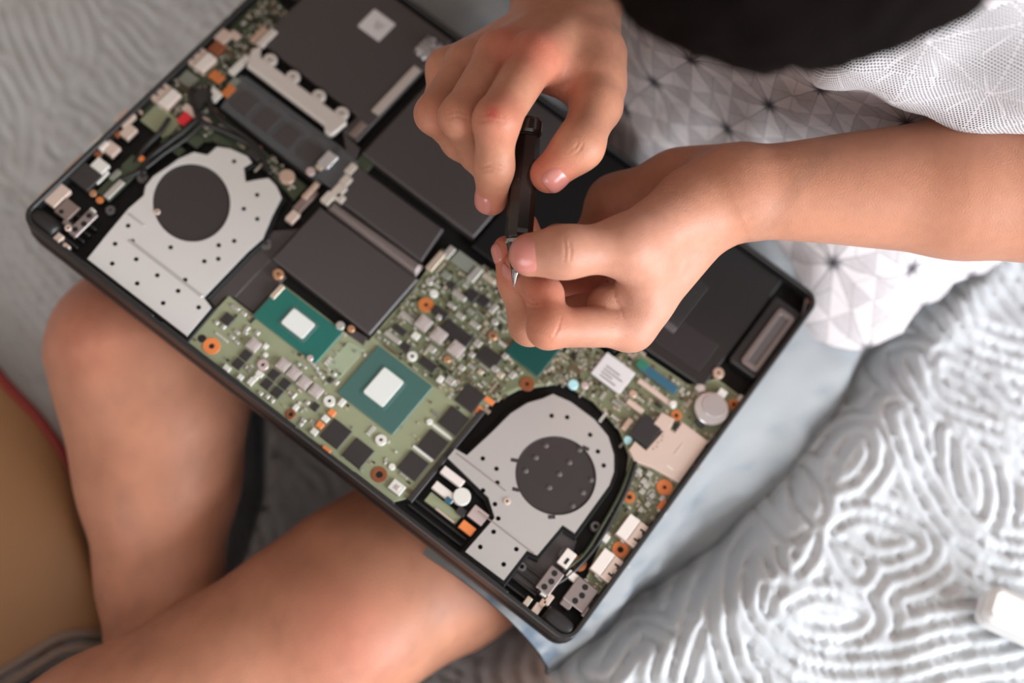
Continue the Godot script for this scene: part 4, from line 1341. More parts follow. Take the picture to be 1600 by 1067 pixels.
func crumpled_foil(x: float, z: float) -> void:
	var n := noise(77, 420.0, 2)
	var m := Mb.new()
	var k := 18
	for j in k + 1:
		for i in k + 1:
			var p := Vector2(-1.0 + 2.0 * i / k, -1.0 + 2.0 * j / k)
			var q := p * (0.8 + 0.2 / maxf(1.0, p.length() * 1.1)) * Vector2(0.0062, 0.0075)
			m.vert(Vector3(q.x, 0.0012 + 0.0022 * n.get_noise_2d(q.x, q.y) - 0.001 * p.length_squared(), q.y))
	for j in k:
		for i in k:
			var o := j * (k + 1) + i
			m.quad(o, o + k + 1, o + k + 2, o + 1)
	m.smooth()
	part("crumpled_foil", m.done(), mats["silver_dull"], lap, Vector3(x, 19.6, z) * 0.001)

func fan(pts: Array, hub: Vector2, hub_r: Vector2, holes: Array, called_plate: String, turn: float) -> Node3D:
	var f := Node3D.new()
	f.name = "cooling_fan"
	lap.add_child(f, true)
	var poly := PackedVector2Array()
	for i in range(0, pts.size(), 2):
		poly.append(Vector2(pts[i], pts[i + 1]) * 0.001)
	part("housing", slab(inset(poly, -0.0022), 0.013, 0.0176, 0.0005), mats["floor_black"], f)
	# the sheet-metal plate with its round opening and screw holes cut through
	var csg := CSGPolygon3D.new()
	csg.name = "cover_plate"
	csg.polygon = poly
	csg.mode = CSGPolygon3D.MODE_DEPTH
	csg.depth = 0.0012
	csg.rotation.x = PI / 2
	csg.position.y = 0.0182
	csg.material = mats[called_plate]
	f.add_child(csg, true)
	var cut := CSGCylinder3D.new()
	cut.name = "opening"
	cut.operation = CSGShape3D.OPERATION_SUBTRACTION
	cut.radius = 1.0
	cut.height = 0.02
	cut.sides = 56
	cut.material = mats[called_plate]
	cut.transform = Transform3D(Basis.from_euler(Vector3(0, 0, turn)) * Basis.from_euler(Vector3(PI / 2, 0, 0)) * Basis.from_scale(Vector3(hub_r.x * 0.001, 1, hub_r.y * 0.001)), Vector3(hub.x, hub.y, 0) * 0.001)
	csg.add_child(cut, true)
	for h in holes:
		var c := CSGCylinder3D.new()
		c.name = "screw_hole"
		c.operation = CSGShape3D.OPERATION_SUBTRACTION
		c.radius = 0.00125
		c.height = 0.02
		c.sides = 14
		c.material = mats["void"]
		c.position = Vector3(h[0], h[1], 0) * 0.001
		c.rotation.x = PI / 2
		csg.add_child(c, true)
	# the rotor's hub in the opening
	var prof := PackedVector2Array([Vector2(0.0201, 0), Vector2(0.0201, 0.0006), Vector2(0.0195, 0.0010), Vector2(0.00001, 0.0010)])
	var o := part("fan_hub", lathe(prof, 48), mats["hub_black"], f, Vector3(hub.x, 17.7, hub.y) * 0.001, turn)
	o.scale = Vector3((hub_r.x - 0.3) / 20.1, 1, (hub_r.y - 0.3) / 20.1)
	o.rotation.y = -turn
	return f

func grille_bars(called: String, x0: float, z0: float, dx: float, dz: float, count: int, sx: float, sz: float, y: float, h: float, m: String) -> void:
	for i in count:
		part(called, box(Vector3(sx, h, sz) * 0.001, 0.0002), mats[m], lap, Vector3(x0 + dx * i, y + h / 2, z0 + dz * i) * 0.001)

func cable(pts: Array, r: float, m := "wire_black", called := "cable") -> void:
	var p := []
	for q in pts:
		p.append(Vector3(q[0], q[1], q[2]) * 0.001)
	part(called, tube_mb(curve(p, 5), PackedFloat32Array([r * 0.001]), 10).done(), mats[m], lap)

func speaker(x0: float, z0: float, x1: float, z1: float, pale: float) -> void:
	var s := Node3D.new()
	s.name = "speaker"
	lap.add_child(s, true)
	part("speaker_box", slab(rect(x0 * 0.001, z0 * 0.001, x1 * 0.001, z1 * 0.001, 0.002), 0.014, 0.0196, 0.0006), mats["case_black"], s)
	var w := x1 - x0
	part("grey_frame", ring_mesh(rect((x0 + w * 0.30) * 0.001, (z0 + 5) * 0.001, (x1 - 2) * 0.001, (z1 - 3) * 0.001, 0.002), rect((x0 + w * 0.30 + 3) * 0.001, (z0 + 8) * 0.001, (x1 - 4.5) * 0.001, (z1 - 6) * 0.001, 0.001), 0.0196, 0.0206, 0.0003), mats["bar_grey"], s)
	part("speaker_face", slab(rect((x0 + w * 0.30 + 3) * 0.001, (z0 + 8) * 0.001, (x1 - 4.5) * 0.001, (z1 - 6) * 0.001, 0.001), 0.0196, 0.0201, 0.0001), mats["boss_grey"], s)
	part("clip", box(Vector3(1.6, 1, 12) * 0.001, 0.0004), mats["boss_grey"], s, Vector3(x1 - 1.5, 20.2, z0 - 4) * 0.001, 0.35)

func tiny_components() -> void:
	# components too small to pick apart: one joined part of the board
	var rng := RandomNumberGenerator.new()
	rng.seed = 4711
	var patch := noise(78, 0.09, 2)
	var tones := [Color(0.47, 0.45, 0.40), Color(0.50, 0.40, 0.31), Color(0.66, 0.65, 0.60), Color(0.025, 0.023, 0.023), Color(0.17, 0.11, 0.07), Color(0.30, 0.30, 0.25), Color(0.60, 0.52, 0.44)]
	var m := Mb.new()
	for reg in [[-68.0, 62.0, 68.0, 115.0, 620, 0.1], [3.0, -17.0, 110.0, 54.0, 1500, -0.45], [72.0, -17.0, 118.0, 12.0, 420, -0.4], [112.0, -32.0, 176.0, 22.0, 760, -0.3], [150.0, 22.0, 176.0, 90.0, 620, -0.4], [-176.0, -70.0, -154.0, 30.0, 420, -0.2], [-152.0, 2.0, -82.0, 16.0, 160, -0.1]]:
		for i in int(reg[4]):
			var x := rng.randf_range(reg[0], reg[2])
			var z := rng.randf_range(reg[1], reg[3])
			var a := rng.randf_range(0.6, 1.3)
			var b := rng.randf_range(0.9, 2.3)
			var t: Color = tones[rng.randi() % tones.size()]
			var turn := rng.randf() < 0.5
			var h := rng.randf_range(0.4, 1.1)
			var run := 1 if rng.randf() < 0.72 else rng.randi_range(2, 5)
			if patch.get_noise_2d(x, z) < reg[5] or not Geometry2D.is_point_in_polygon(Vector2(x, z), board_outline if x > -75.0 else side_outline):
				continue
			for k in run:
				var hx := (b if turn else a) / 2.0
				var hz := (a if turn else b) / 2.0
				var cx := x + (0.0 if turn else k * (a + 0.5))
				var cz := z + (k * (a + 0.5) if turn else 0.0)
				var free := true
				for q in taken_up:
					if absf(cx - q[0]) < hx + q[2] + 0.2 and absf(cz - q[1]) < hz + q[3] + 0.2:
						free = false
						break
				if not free:
					continue
				taken_up.append([cx, cz, hx, hz])
				var lo := Vector3(cx - hx, 16.4, cz - hz) * 0.001
				var hi := Vector3(cx + hx, 16.5 + h, cz + hz) * 0.001
				var p := [Vector3(lo.x, hi.y, lo.z), Vector3(lo.x, hi.y, hi.z), Vector3(hi.x, hi.y, hi.z), Vector3(hi.x, hi.y, lo.z), Vector3(lo.x, lo.y, lo.z), Vector3(lo.x, lo.y, hi.z), Vector3(hi.x, lo.y, hi.z), Vector3(hi.x, lo.y, lo.z)]
				m.face(PackedVector3Array([p[0], p[1], p[2], p[3]]), t)
				for e in 4:
					var g := (e + 1) % 4
					m.face(PackedVector3Array([p[e], p[4 + e], p[4 + g], p[g]]), t)
	var o := part("tiny_components", m.done(), mat("component_mix", Color.WHITE, 0.4, 0.15, {"vertex_color_use_as_albedo": true}), board)
	o.set_meta("kind", "stuff")

var board_outline := PackedVector2Array()
var side_outline := PackedVector2Array()

func outline(pts: Array) -> PackedVector2Array:
	var out := PackedVector2Array()
	for i in range(0, pts.size(), 2):
		out.append(Vector2(pts[i], pts[i + 1]))
	return out

func build_laptop() -> void:
	lap_mats()
	lap = thing("laptop", "black laptop upside down across the lap, bottom cover off, two fans and green boards showing", "laptop", Vector3(0, 0.178, 0))
	# case: the closed lid below, the tray, the rim
	part("lid", slab(rect(-0.1795, -0.1205, 0.1795, 0.1205, 0.009), 0.0, 0.0062, 0.0008), mats["case_black"], lap)
	part("tray", slab(rect(-0.18, -0.12135, 0.18, 0.12135, 0.009), 0.0072, 0.0135, 0.0005), mats["floor_black"], lap)
	part("rim", ring_mesh(rect(-0.18, -0.12135, 0.18, 0.12135, 0.009), rect(-0.1772, -0.1187, 0.1772, 0.1187, 0.0065), 0.0135, 0.022, 0.0006), mats["case_black"], lap)
	for q in [[-120, 60], [-40, 90], [55, 26], [118, 44]]:
		part("vent_lip", box(Vector3(q[1], 1.6, 1.6) * 0.001, 0.0005), mats["case_black"], lap, Vector3(q[0], 21.2, 119.0) * 0.001)
	# boards
	var bo := [-70, 117.5, -70, 84, -53.5, 84, -53.5, 61, -8, 61, 2, 57, 2, 21, -1, -10, 28, -18, 110, -18.6, 113, -31, 150, -33, 160, -46, 177, -46, 177, 90, 168, 91, 160, 58, 155, 35, 147, 20, 135, 12, 115, 8, 96, 10, 80, 28, 71, 50, 71, 111, 66, 117.5]
	board_outline = outline(bo)
	board = plate("circuit_board", bo, 15, 16.5, "pcb")
	var so := [-177, -75, -158, -70, -156, -20, -152, 4, -80, 8, -80, 19, -112, 14, -136, 20, -150, 32, -177, 32]
	side_outline = outline(so)
	plate("side_board", so, 14.6, 16.2, "pcb_dark")
	plate("shade_zone", [47, 50, 47, 55, 3, 54, 3, 21, 0.5, -9, 28, -17, 109, -17.6, 112, -30, 149, -32, 161, -45, 176, -45, 176, 89, 169, 90, 161, 58, 156, 35, 148, 19, 136, 11, 115, 7, 95, 9, 79, 27, 70, 44, 62, 50], 16.4, 16.55, "pcb_shaded", board, 0.02)  # thin darker plate: shade of hands and body put into its colour
	plate("pale_patch", [-6, 64, 4, 62, 4, 84, -6, 86], 16.5, 16.7, "pcb_pale")
	plate("board_edge", [71, 50, 74, 50, 74, 112, 71, 112], 15, 18.2, "chip_black")
	# cells, covers, drive bay
	plate("battery_cell", [-66, 14, 1, 13.4, 1, 55, -66, 54], 14, 19, "cell_black", null, 0.8)
	plate("battery_cell", [-67, -18.8, -7, -19.2, -4, 4, -67, 4.6], 14, 18.6, "cell_black", null, 0.8)
	plate("battery_cell", [-69.5, -117, 9, -117, 9, -25.5, -69.5, -26], 14, 19.2, "cell_black", null, 0.8)
	plate("battery_cell", [11, -117, 108, -117, 108, -21, 11, -21], 14, 19.2, "floor_black", null, 0.8)
	plate("touchpad_cover", [110, -118, 157, -118, 157, -36, 110, -33.5], 14, 18.4, "case_black", null, 0.6)
	plate("touchpad_ribbon", [116, -60, 150, -62, 150, -42, 113, -40], 18.4, 18.7, "tape_black", null, 0.1)
	grille_bars("touchpad_rib", 114.6, -70, 1.9, 0.1, 7, 0.8, 34, 18.4, 0.7, "chip_black")
	part("rib_end", box(Vector3(13, 1, 4) * 0.001, 0.0003), mats["boss_grey"], lap, Vector3(120, 18.9, -53) * 0.001)
	plate("battery_bar", [-63, 6, -2, 4.4, -1.5, 12.4, -63, 12], 14, 18.9, "bar_grey", null, 2.2)
	plate("drive_cover", [-158, -117, -76.5, -117, -76, -30, -86, -30, -86, -43, -158, -44], 14, 19.4, "cell_black", null, 0.6)
	plate("drive_lip", [-86, -30, -72, -28, -70, -19, -74, -19], 14, 18.6, "cell_black", null, 0.4)
	plate("fan_side_panel", [-77, 40, -67, 30, -67, 82, -77, 92], 13.5, 15.6, "cell_black", null, 0.3)
	plate("fan_side_panel", [-79, 95, -79, 50, -54.5, 56, -54.5, 83, -71, 83, -71, 95], 13.5, 15.4, "cell_black", null, 0.3)
	plate("fan_side_panel", [-8, 57, 0.5, 56, 2, 61, -8, 61.5], 14, 16.8, "cell_black", null, 0.3)
	# the memory module with its chips
	var mm := plate("memory_module", [-152, -21, -75.5, -22.5, -74.5, 4, -146.5, 2], 16.5, 17.6, "slate")
	for i in 4:
		part("memory_chip", box(Vector3(11.5, 1.0, 12) * 0.001, 0.0003), mats["cell_black"], mm, Vector3(-138 + i * 15.5, 18.1, -8.5 + 0.2 * i) * 0.001)
		part("solder_dot", box(Vector3(5, 0.5, 1.6) * 0.001, 0.0002), mats["boss_grey"], mm, Vector3(-140 + i * 15.5, 17.8, -18.6) * 0.001)
	part("film_edge", box(Vector3(74, 0.6, 1.2) * 0.001, 0.0002), mats["slate"], mm, Vector3(-112, 18.3, -21.2) * 0.001)
	part("film_edge", box(Vector3(72, 1.2, 1.6) * 0.001, 0.0003), mats["floor_black"], mm, Vector3(-110, 18.0, 4.2) * 0.001)
	# fans
	var lf := fan([-137.9, 115.7, -139.9, 98, -141.5, 80.8, -140.7, 69.8, -143.8, 64.9, -144.6, 58, -142.6, 48.1, -141.6, 41.6, -138.1, 33, -131.6, 29.8, -131.1, 22.6, -124.9, 18.8, -114.9, 16.3, -111.1, 17.6, -112.4, 22.4, -105.6, 28.8, -101.2, 22.9, -97.8, 19, -91.7, 19.9, -85.1, 23.4, -82.1, 34.4, -77.2, 48.1, -78.2, 59.3, -78.4, 94, -71.8, 95.6, -70.7, 115.6],
		Vector2(-119.3, 56.4), Vector2(23.4, 20.2), [[-135, 88.2], [-133, 100.3], [-126.5, 109.6], [-118.9, 99.9], [-109.3, 109.8], [-104.6, 99.8], [-90.6, 99.6], [-91.9, 109.6], [-76.5, 99.8], [-110, 83.4], [-92, 92.6], [-91.9, 66.4], [-87.4, 59.3], [-86.9, 72.5], [-91.5, 78.2], [-95.9, 30.7], [-86.6, 41.6], [-95.9, 41.6], [-118.4, 23.3], [-127.4, 93.4]], "fan_plate", 0.72)
	part("fold", box(Vector3(50, 0.7, 1.8) * 0.001, 0.0003), mats["fan_plate_dull"], lf, Vector3(-104, 19.5, 94.2) * 0.001)
	part("fold", box(Vector3(11, 0.7, 1.2) * 0.001, 0.0003), mats["fan_plate_dull"], lf, Vector3(-134, 19.5, 83) * 0.001)
	disc("screw", -129.0, 72.5, 1.7, 19.2, 0.8, "beige", 0.6)
	var rf := fan([74, 76, 80.9, 75, 83.4, 57.5, 85, 42.3, 88.4, 32.2, 93.3, 25, 96, 19.5, 105.9, 17, 121.6, 16.9, 132.5, 19.8, 140.7, 26.1, 145.9, 33.5, 148.2, 41, 148.8, 72.8, 141.4, 73.2, 140.4, 94, 134.8, 95.2, 134.7, 114.9, 110.7, 115.3, 111.9, 92.1, 103, 85.6, 74, 82.2],
		Vector2(123.2, 54.2), Vector2(21.2, 21.2), [[88.3, 71.1], [97.1, 71], [101.9, 76.6], [98.6, 84.5], [98.6, 91.3], [107.7, 86.4], [102.5, 29.7], [109.4, 25.1], [124.5, 25.2], [133, 30], [139.8, 34.2], [113.5, 91.3], [115.8, 98.3], [130.2, 98.2], [115.2, 108.7], [129.8, 108.4]], "fan_plate_dull", 0.0)
	for q in [[109.7, 44.4], [109.4, 52.9], [109.5, 62], [124.9, 35], [124.7, 43.9], [124.3, 52.4], [124.4, 61.5], [139.2, 44.4], [139.7, 52.6], [139.7, 61.7]]:
		part("bump", lathe(PackedVector2Array([Vector2(0.0015, 0), Vector2(0.0011, 0.0005), Vector2(0.0004, 0.0007), Vector2(0.00001, 0.0007)]), 14), mats["boss_grey"], rf, Vector3(q[0], 18.7, q[1]) * 0.001)
	for q in [[101.6, 61.5, 0.5], [127.0, 32.6, 0.2], [134.5, 73.5, 0.7], [111.5, 73.5, 0.4]]:
		part("hub_notch", box(Vector3(4, 0.6, 2.2) * 0.001, 0.0002), mats["hub_black"], rf, Vector3(q[0], 19.2, q[1]) * 0.001, q[2])
	part("fold", box(Vector3(36, 0.5, 0.6) * 0.001, 0.0002), mats["brass_grey"], rf, Vector3(121, 19.5, 94.6) * 0.001)
	part("fold", box(Vector3(32, 0.5, 0.6) * 0.001, 0.0002), mats["brass_grey"], rf, Vector3(92, 19.5, 77.5) * 0.001)
	disc("screw", 111.6, 81.3, 1.9, 19.3, 0.6, "beige", 0.7)
	# cable connectors below the right fan
	item("connector", 82, 88.5, 13, 4.4, 16.5, 3.2, "beige_white")
	item("connector", 83.5, 97.2, 13, 4.6, 15.5, 2.8, "beige_white")
	disc("white_dab", 92, 93.6, 4.6, 16.5, 2.6, "ceramic")
	item("blue_tag", 88, 99.4, 3.6, 3, 17.2, 1.6, "ribbon_blue")
	item("daughter_board", 88, 103.6, 20, 6, 14.5, 1.2, "pcb")
	item("pink_pad", 104.5, 96, 9, 7, 16, 2.4, "screw_pink")
	item("copper_tab", 104, 104.6, 8, 5, 16, 1.6, "orange")
	item("connector", 96.5, 99.5, 5, 4, 15.7, 1.6, "chip_black")
	item("connector", 91, 106.2, 12, 1.2, 15.7, 0.6, "beige")
	# black ribs along the hinge side, hinge caps
	grille_bars("rib", 137, 101, 0, 4.6, 4, 30, 1.2, 14, 3.4, "case_black")
	grille_bars("rib", 90, 109.5, 0, 4.0, 2, 34, 1.1, 14, 2.8, "case_black")
	grille_bars("rib", -159, 100, 0, 4.6, 4, 24, 1.2, 14, 3.4, "case_black")
	for s in [-1, 1]:
		var cap := []
		for i in 9:
			cap.append(Vector3(s * (160.5 + i * 2.1), 16.5, 114.5) * 0.001)
		part("hinge_cap", tube_mb(PackedVector3Array(cap), PackedFloat32Array([0.0045, 0.0052, 0.0054, 0.0055, 0.0055, 0.0055, 0.0054, 0.0052, 0.0044]), 20).done(), mats["case_black"], lap)
	speaker(159, -107, 177, -58, 1.0)
	speaker(-177, -112, -159, -78, 1.0)
	# cables
	cable([[-166, 17.5, 3], [-156, 19, 12], [-147, 19.5, 16], [-135, 19.5, 13], [-120, 19, 10], [-108, 19, 12], [-99, 18, 16]], 1.7)
	cable([[-160, 18, -4], [-150, 19.5, 6], [-140, 20, 9], [-126, 19.5, 8], [-112, 19, 9], [-104, 18, 14]], 1.5)
	cable([[-150, 19, 12], [-151, 19, 26], [-153, 18.5, 40], [-154, 18, 52], [-150, 18, 60]], 1.6)
	cable([[-147, 19, 15], [-147, 18.8, 28], [-150, 18.4, 44], [-152, 18, 58], [-157, 17, 70]], 1.3)
	cable([[-162, 19, 26], [-160, 19, 36], [-160, 18, 48], [-158, 17, 58]], 1.4)
	item("cloth_tape", -158, 5, 8, 12, 18.6, 1.2, "tape_black")
	item("cloth_tape", -113, 12, 8, 7, 18.6, 1.6, "tape_black")
	cable([[147, 18, 4], [150, 18.5, 16], [153.5, 18.5, 26], [157, 18.5, 38], [159, 18.5, 50], [161, 18.5, 66], [161, 18.5, 80], [158, 18.5, 96], [151, 19, 108]], 1.2)
	cable([[146, 18, 10], [152, 18.2, 28], [155.5, 18.2, 42], [157.5, 18.2, 58], [159, 18.2, 78], [155.5, 18.2, 92]], 0.9, "pcb_dark")
	for q in [[151.6, 84.2, 3.6], [155.2, 62.5, 2.6], [137.6, 103.0, 2.4]]:
		disc("screw_boss", q[0], q[1], q[2], 14.5, 3, "boss_grey", q[2] * 0.5)
	plate("fan_side_panel", [142.5, 75, 152, 74, 158, 92, 158, 108, 137, 110, 137, 97, 142, 96], 13.5, 15.2, "cell_black", null, 0.3)
	more_items()
	# print on the radio card's label
	for i in 4:
		part("printed_line", box(Vector3([9.0, 12.0, 7.0, 10.0][i], 0.05, 0.7) * 0.001, 0.00001), mats["boss_grey"], lap, Vector3(114.2 + [-1.0, 0.5, -2.0, 0.0][i], 18.52, -11.2 - 1.0 + i * 2.1) * 0.001)
	tiny_components()

func more_items() -> void:
	item("inductor", -41.7, 97.4, 6.2, 6.4, 16.5, 2.6, "ferrite")
	item("inductor", -22.9, 96.3, 6.2, 6.4, 16.5, 2.6, "ferrite")
	item("inductor", -15.7, 96.3, 6.2, 6.4, 16.5, 2.6, "ferrite")
	item("inductor", -8.5, 96.9, 6.2, 6.4, 16.5, 2.6, "ferrite")
	item("inductor", -0.9, 96.6, 6.2, 6.4, 16.5, 2.6, "ferrite")
	item("transistor", -41.1, 110, 5.4, 5.2, 16.5, 1.1, "chip_black")
	item("transistor", -41.1, 104, 5.4, 5.2, 16.5, 1.1, "chip_black")
	item("transistor", -22.8, 109.2, 5.4, 5.2, 16.5, 1.1, "chip_black")
	item("transistor", -23.4, 103.1, 5.4, 5.2, 16.5, 1.1, "chip_black")
	item("transistor", -15.9, 109.4, 5.4, 5.2, 16.5, 1.1, "chip_black")
	item("transistor", -15.8, 103.4, 5.4, 5.2, 16.5, 1.1, "chip_black")
	item("controller_chip", -61.5, 94.8, 6, 6, 16.5, 1, "chip_black")
	item("controller_chip", 3.9, 103.1, 4.2, 4.2, 16.5, 0.9, "chip_black")
	item("controller_chip", 0.6, 86.9, 3, 3, 16.5, 0.9, "chip_black")
	item("capacitor", -29.8, 113.3, 3, 4.5, 16.5, 1.5, "ceramic")
	item("capacitor", -29.2, 107.5, 4, 3, 16.5, 1.5, "ceramic")
	item("capacitor", -29.3, 110, 2.5, 3.5, 16.5, 1.5, "ceramic")
	item("capacitor", -36.7, 93.9, 2.4, 3, 16.5, 1.5, "ceramic")
	item("capacitor", -33.7, 97.5, 2.2, 2.4, 16.5, 1.5, "ceramic")
	item("capacitor", -44, 115.6, 4, 3, 16.5, 1.5, "ceramic")
	item("capacitor", 13.2, 92.8, 3, 4.4, 16.5, 1.5, "ceramic")
	item("capacitor", -3.3, 109.8, 2.6, 3.4, 16.5, 1.5, "ceramic")
	item("capacitor", -35.5, 115.1, 3, 3, 16.5, 1.5, "ceramic")
	item("resistor", -18.4, 114.3, 2.2, 2.6, 16.5, 0.9, "tin")
	item("resistor", -22.2, 115.1, 2.4, 2.2, 16.5, 0.9, "tin")
	item("resistor", -15, 114.4, 2, 2.4, 16.5, 0.9, "tin")
	item("resistor", 3.9, 112.5, 2.6, 2.2, 16.5, 0.9, "tin")
	item("resistor", 4.3, 115, 2, 2.4, 16.5, 0.9, "tin")
	item("resistor", -8.2, 105.3, 1.6, 4, 16.5, 0.9, "tin")
	item("resistor", -0.5, 103.8, 2, 2.5, 16.5, 0.9, "tin")
	item("resistor", -53.3, 97.1, 3, 2, 16.5, 0.9, "tin")
	item("resistor", -49.7, 94.7, 2.6, 2.2, 16.5, 0.9, "tin")
	item("resistor", -60.4, 99.3, 2.2, 2.6, 16.5, 0.9, "tin")
	item("resistor", -64.6, 99.8, 2, 2.2, 16.5, 0.9, "tin")
	item("resistor", -61.9, 87, 3.4, 2, 16.5, 0.9, "tin")
	item("resistor", -57.4, 87, 3.4, 2, 16.5, 0.9, "tin")
	item("resistor", -63.8, 87.4, 3, 1.8, 16.5, 0.9, "tin")
	item("resistor", -50.5, 92.3, 2.2, 3.2, 16.5, 0.9, "tin")
	item("resistor", -53.4, 100.8, 3, 2, 16.5, 0.9, "tin")
	item("resistor", -49.6, 101.3, 3, 2, 16.5, 0.9, "tin")
	item("resistor", -45, 90.8, 2.4, 2.4, 16.5, 0.9, "tin")
	item("resistor", -3.9, 88.2, 2.4, 2, 16.5, 0.9, "tin")
	item("resistor", 0.2, 83, 2, 2, 16.5, 0.9, "tin")
	item("resistor", 3.8, 86, 2.4, 3, 16.5, 0.9, "tin")
	item("resistor", -9.5, 86.2, 3, 1.6, 16.5, 0.9, "tin")
	item("resistor", -6.7, 87.5, 3, 1.6, 16.5, 0.9, "tin")
	item("resistor", -12, 85.8, 3, 1.6, 16.5, 0.9, "tin")
	item("resistor", -17.4, 90.2, 2, 2, 16.5, 0.9, "tin")
	item("resistor", -14.5, 89.7, 3, 1.4, 16.5, 0.9, "tin")
	disc("copper_ring", -58.2, 111.2, 4.6, 16.5, 0.35, "orange", 1.6)
	disc("screw_hole", -64.6, 111.1, 2.2, 16.5, 0.3, "void", 0)
	disc("standoff", -31.2, 102.5, 3.1, 16.5, 1.2, "screw_pink", 1)
	disc("standoff", 7.6, 96.1, 3.1, 16.5, 1.2, "ceramic", 1)
	disc("standoff", -14.8, 84.5, 1.7, 16.5, 2.2, "screw_pink", 0)
	disc("standoff", -3.1, 114, 2.7, 16.5, 0.6, "rust", 1.3)
	disc("screw", -58, 58.5, 3, 16, 2.2, "brass", 0.8)
	disc("screw", -8.9, 58, 2, 16, 2.2, "brass", 0)
	disc("standoff", -14.4, 60.3, 2.4, 16.5, 1.6, "tin", 0)
	item("gold_tab", -51.7, 66.7, 3, 9, 16.5, 2.1, "tin_gold")
	item("capacitor", 12.7, 100.3, 3.6, 3.4, 16.5, 1.6, "orange")
	item("capacitor", 12.2, 104.8, 3.6, 3.4, 16.5, 1.6, "ceramic")
	item("capacitor", 12.2, 109.2, 3.6, 3.4, 16.5, 1.6, "orange")
	item("capacitor", 12.3, 114, 3.6, 3.4, 16.5, 1.6, "ceramic")
	package("processor", -31.8, 73.5, 42, 23, "teal", -31.8, 73.6, 14.6, 10.8)
	package("graphics_chip", 26, 73, 36.5, 34, "teal_grey", 24.6, 72.7, 13.2, 18)
	item("hub_chip", 72.9, 6.2, 22, 20, 16.5, 1.2, "teal_dark")
	item("memory_chip", 21.4, 107.7, 11.8, 12.2, 16.5, 1.1, "chip_black")
	item("memory_chip", 36.7, 108.6, 11.8, 12.2, 16.5, 1.1, "chip_black")
	item("memory_chip", 62.6, 96.1, 11.8, 12.2, 16.5, 1.1, "chip_black")
	item("memory_chip", 63.5, 80.7, 11.8, 12.2, 16.5, 1.1, "chip_black")
	item("memory_chip", 64, 63.9, 11.8, 12.2, 16.5, 1.1, "chip_black")
	item("memory_chip", 63.1, 48.6, 11.8, 12.2, 16.5, 1.1, "chip_black")
	item("solder_bar", 63.1, 72.3, 13, 1.8, 16.5, 0.5, "ceramic")
	item("solder_bar", 62.4, 87.7, 13, 1.8, 16.5, 0.5, "ceramic")
	item("solder_bar", 32, 109.5, 1.8, 12, 16.5, 0.3, "pcb_pale")
	disc("copper_ring", 51.9, 110.5, 4.2, 16.5, 0.4, "rust", 2)
	item("connector", 63.2, 110.4, 7.4, 6, 16.5, 1.6, "ceramic")
	item("socket", 63.5, 110.5, 2.4, 2.4, 18.1, 0.3, "screw_pink")
	disc("standoff", 41.2, 95.7, 3, 16.5, 1.2, "ceramic", 1)
	disc("standoff", 54.6, 72.1, 1.7, 16.5, 1, "ceramic", 0)
	disc("standoff", 54.4, 103.3, 1.8, 16.5, 1, "ceramic", 0)
	item("copper_tab", 22.9, 117.2, 5, 2.4, 16.5, 1, "orange")
	item("copper_tab", 71.8, 43.2, 5.5, 3, 16.5, 1, "orange")
	item("copper_tab", 70.7, 50.6, 3, 4, 16.5, 1, "orange")
	item("inductor", 18.7, 31.3, 7.4, 7.6, 16.5, 2.8, "ferrite")
	item("inductor", 29.1, 31.7, 7.4, 7.6, 16.5, 2.8, "ferrite")
	item("inductor", 40.9, 31.9, 7.4, 7.6, 16.5, 2.8, "ferrite")
	disc("copper_ring", 12.8, 21.6, 4.3, 16.5, 0.6, "rust_orange", 1.2)
	item("controller_chip", 35.7, 24.9, 17, 9, 16.5, 1.3, "chip_black")
	item("controller_chip", 34.6, 47.8, 10, 5, 16.5, 1, "chip_black")
	item("controller_chip", 19.6, 47.7, 5, 4.5, 16.5, 1, "chip_black")
	item("controller_chip", 57.2, 24, 12, 9, 16.5, 1.2, "chip_black")
	item("controller_chip", 21.6, 20.5, 9, 5, 16.5, 1.2, "chip_black")
	item("controller_chip", 28.6, 1.6, 6, 7, 16.5, 1.2, "chip_black")
	item("controller_chip", 35.4, 0.2, 6, 6, 16.5, 1.2, "chip_black")
	item("controller_chip", 11.2, 42, 8, 3.6, 16.5, 1, "chip_black")
	item("shield_frame", 13, -11.1, 12, 8, 16.5, 1.6, "pcb_grey")
	item("connector", 22.3, -9.1, 4.4, 10, 16.5, 2.2, "tin")
	item("connector", 1.5, -1.4, 4, 13, 16.5, 2.4, "tin_gold")
	item("connector", 3.7, -10.1, 4, 8, 16.5, 2.2, "tin")
	disc("standoff", 25.3, 49.5, 2.8, 16.5, 1.4, "ceramic", 1)
	disc("standoff", 51.3, 12.9, 2.6, 16.5, 1.6, "brass", 0.8)
	disc("standoff", 5.9, 9.8, 2.2, 16.5, 1.4, "tin", 0)
	disc("standoff", 12.1, 13.9, 2.3, 16.5, 1.4, "ceramic", 0)
	disc("standoff", 40.5, 38.9, 2, 16.5, 1.2, "brass", 0)
	disc("standoff", 47.2, 5.6, 2, 16.5, 1.2, "tin", 0)
	item("capacitor", 19.7, 39.3, 4, 4, 16.5, 1.3, "ceramic")
	item("capacitor", 30.7, 39.7, 4.4, 3.4, 16.5, 1.3, "tin")
	item("capacitor", 49.2, 47.4, 5, 4, 16.5, 1.3, "tin")
	item("capacitor", 44.6, 50.2, 3, 4, 16.5, 1.3, "ceramic")
	item("capacitor", 49.4, 37.8, 3.4, 3, 16.5, 1.3, "tin")
	item("capacitor", 47.6, 21.4, 4, 4, 16.5, 1.3, "tin")
	item("capacitor", 49.1, 28.6, 3, 3, 16.5, 1.3, "tin")
	item("capacitor", 63.5, 27.2, 4, 3, 16.5, 1.3, "tin")
	item("capacitor", 63.3, 17.9, 3, 3, 16.5, 1.3, "tin")
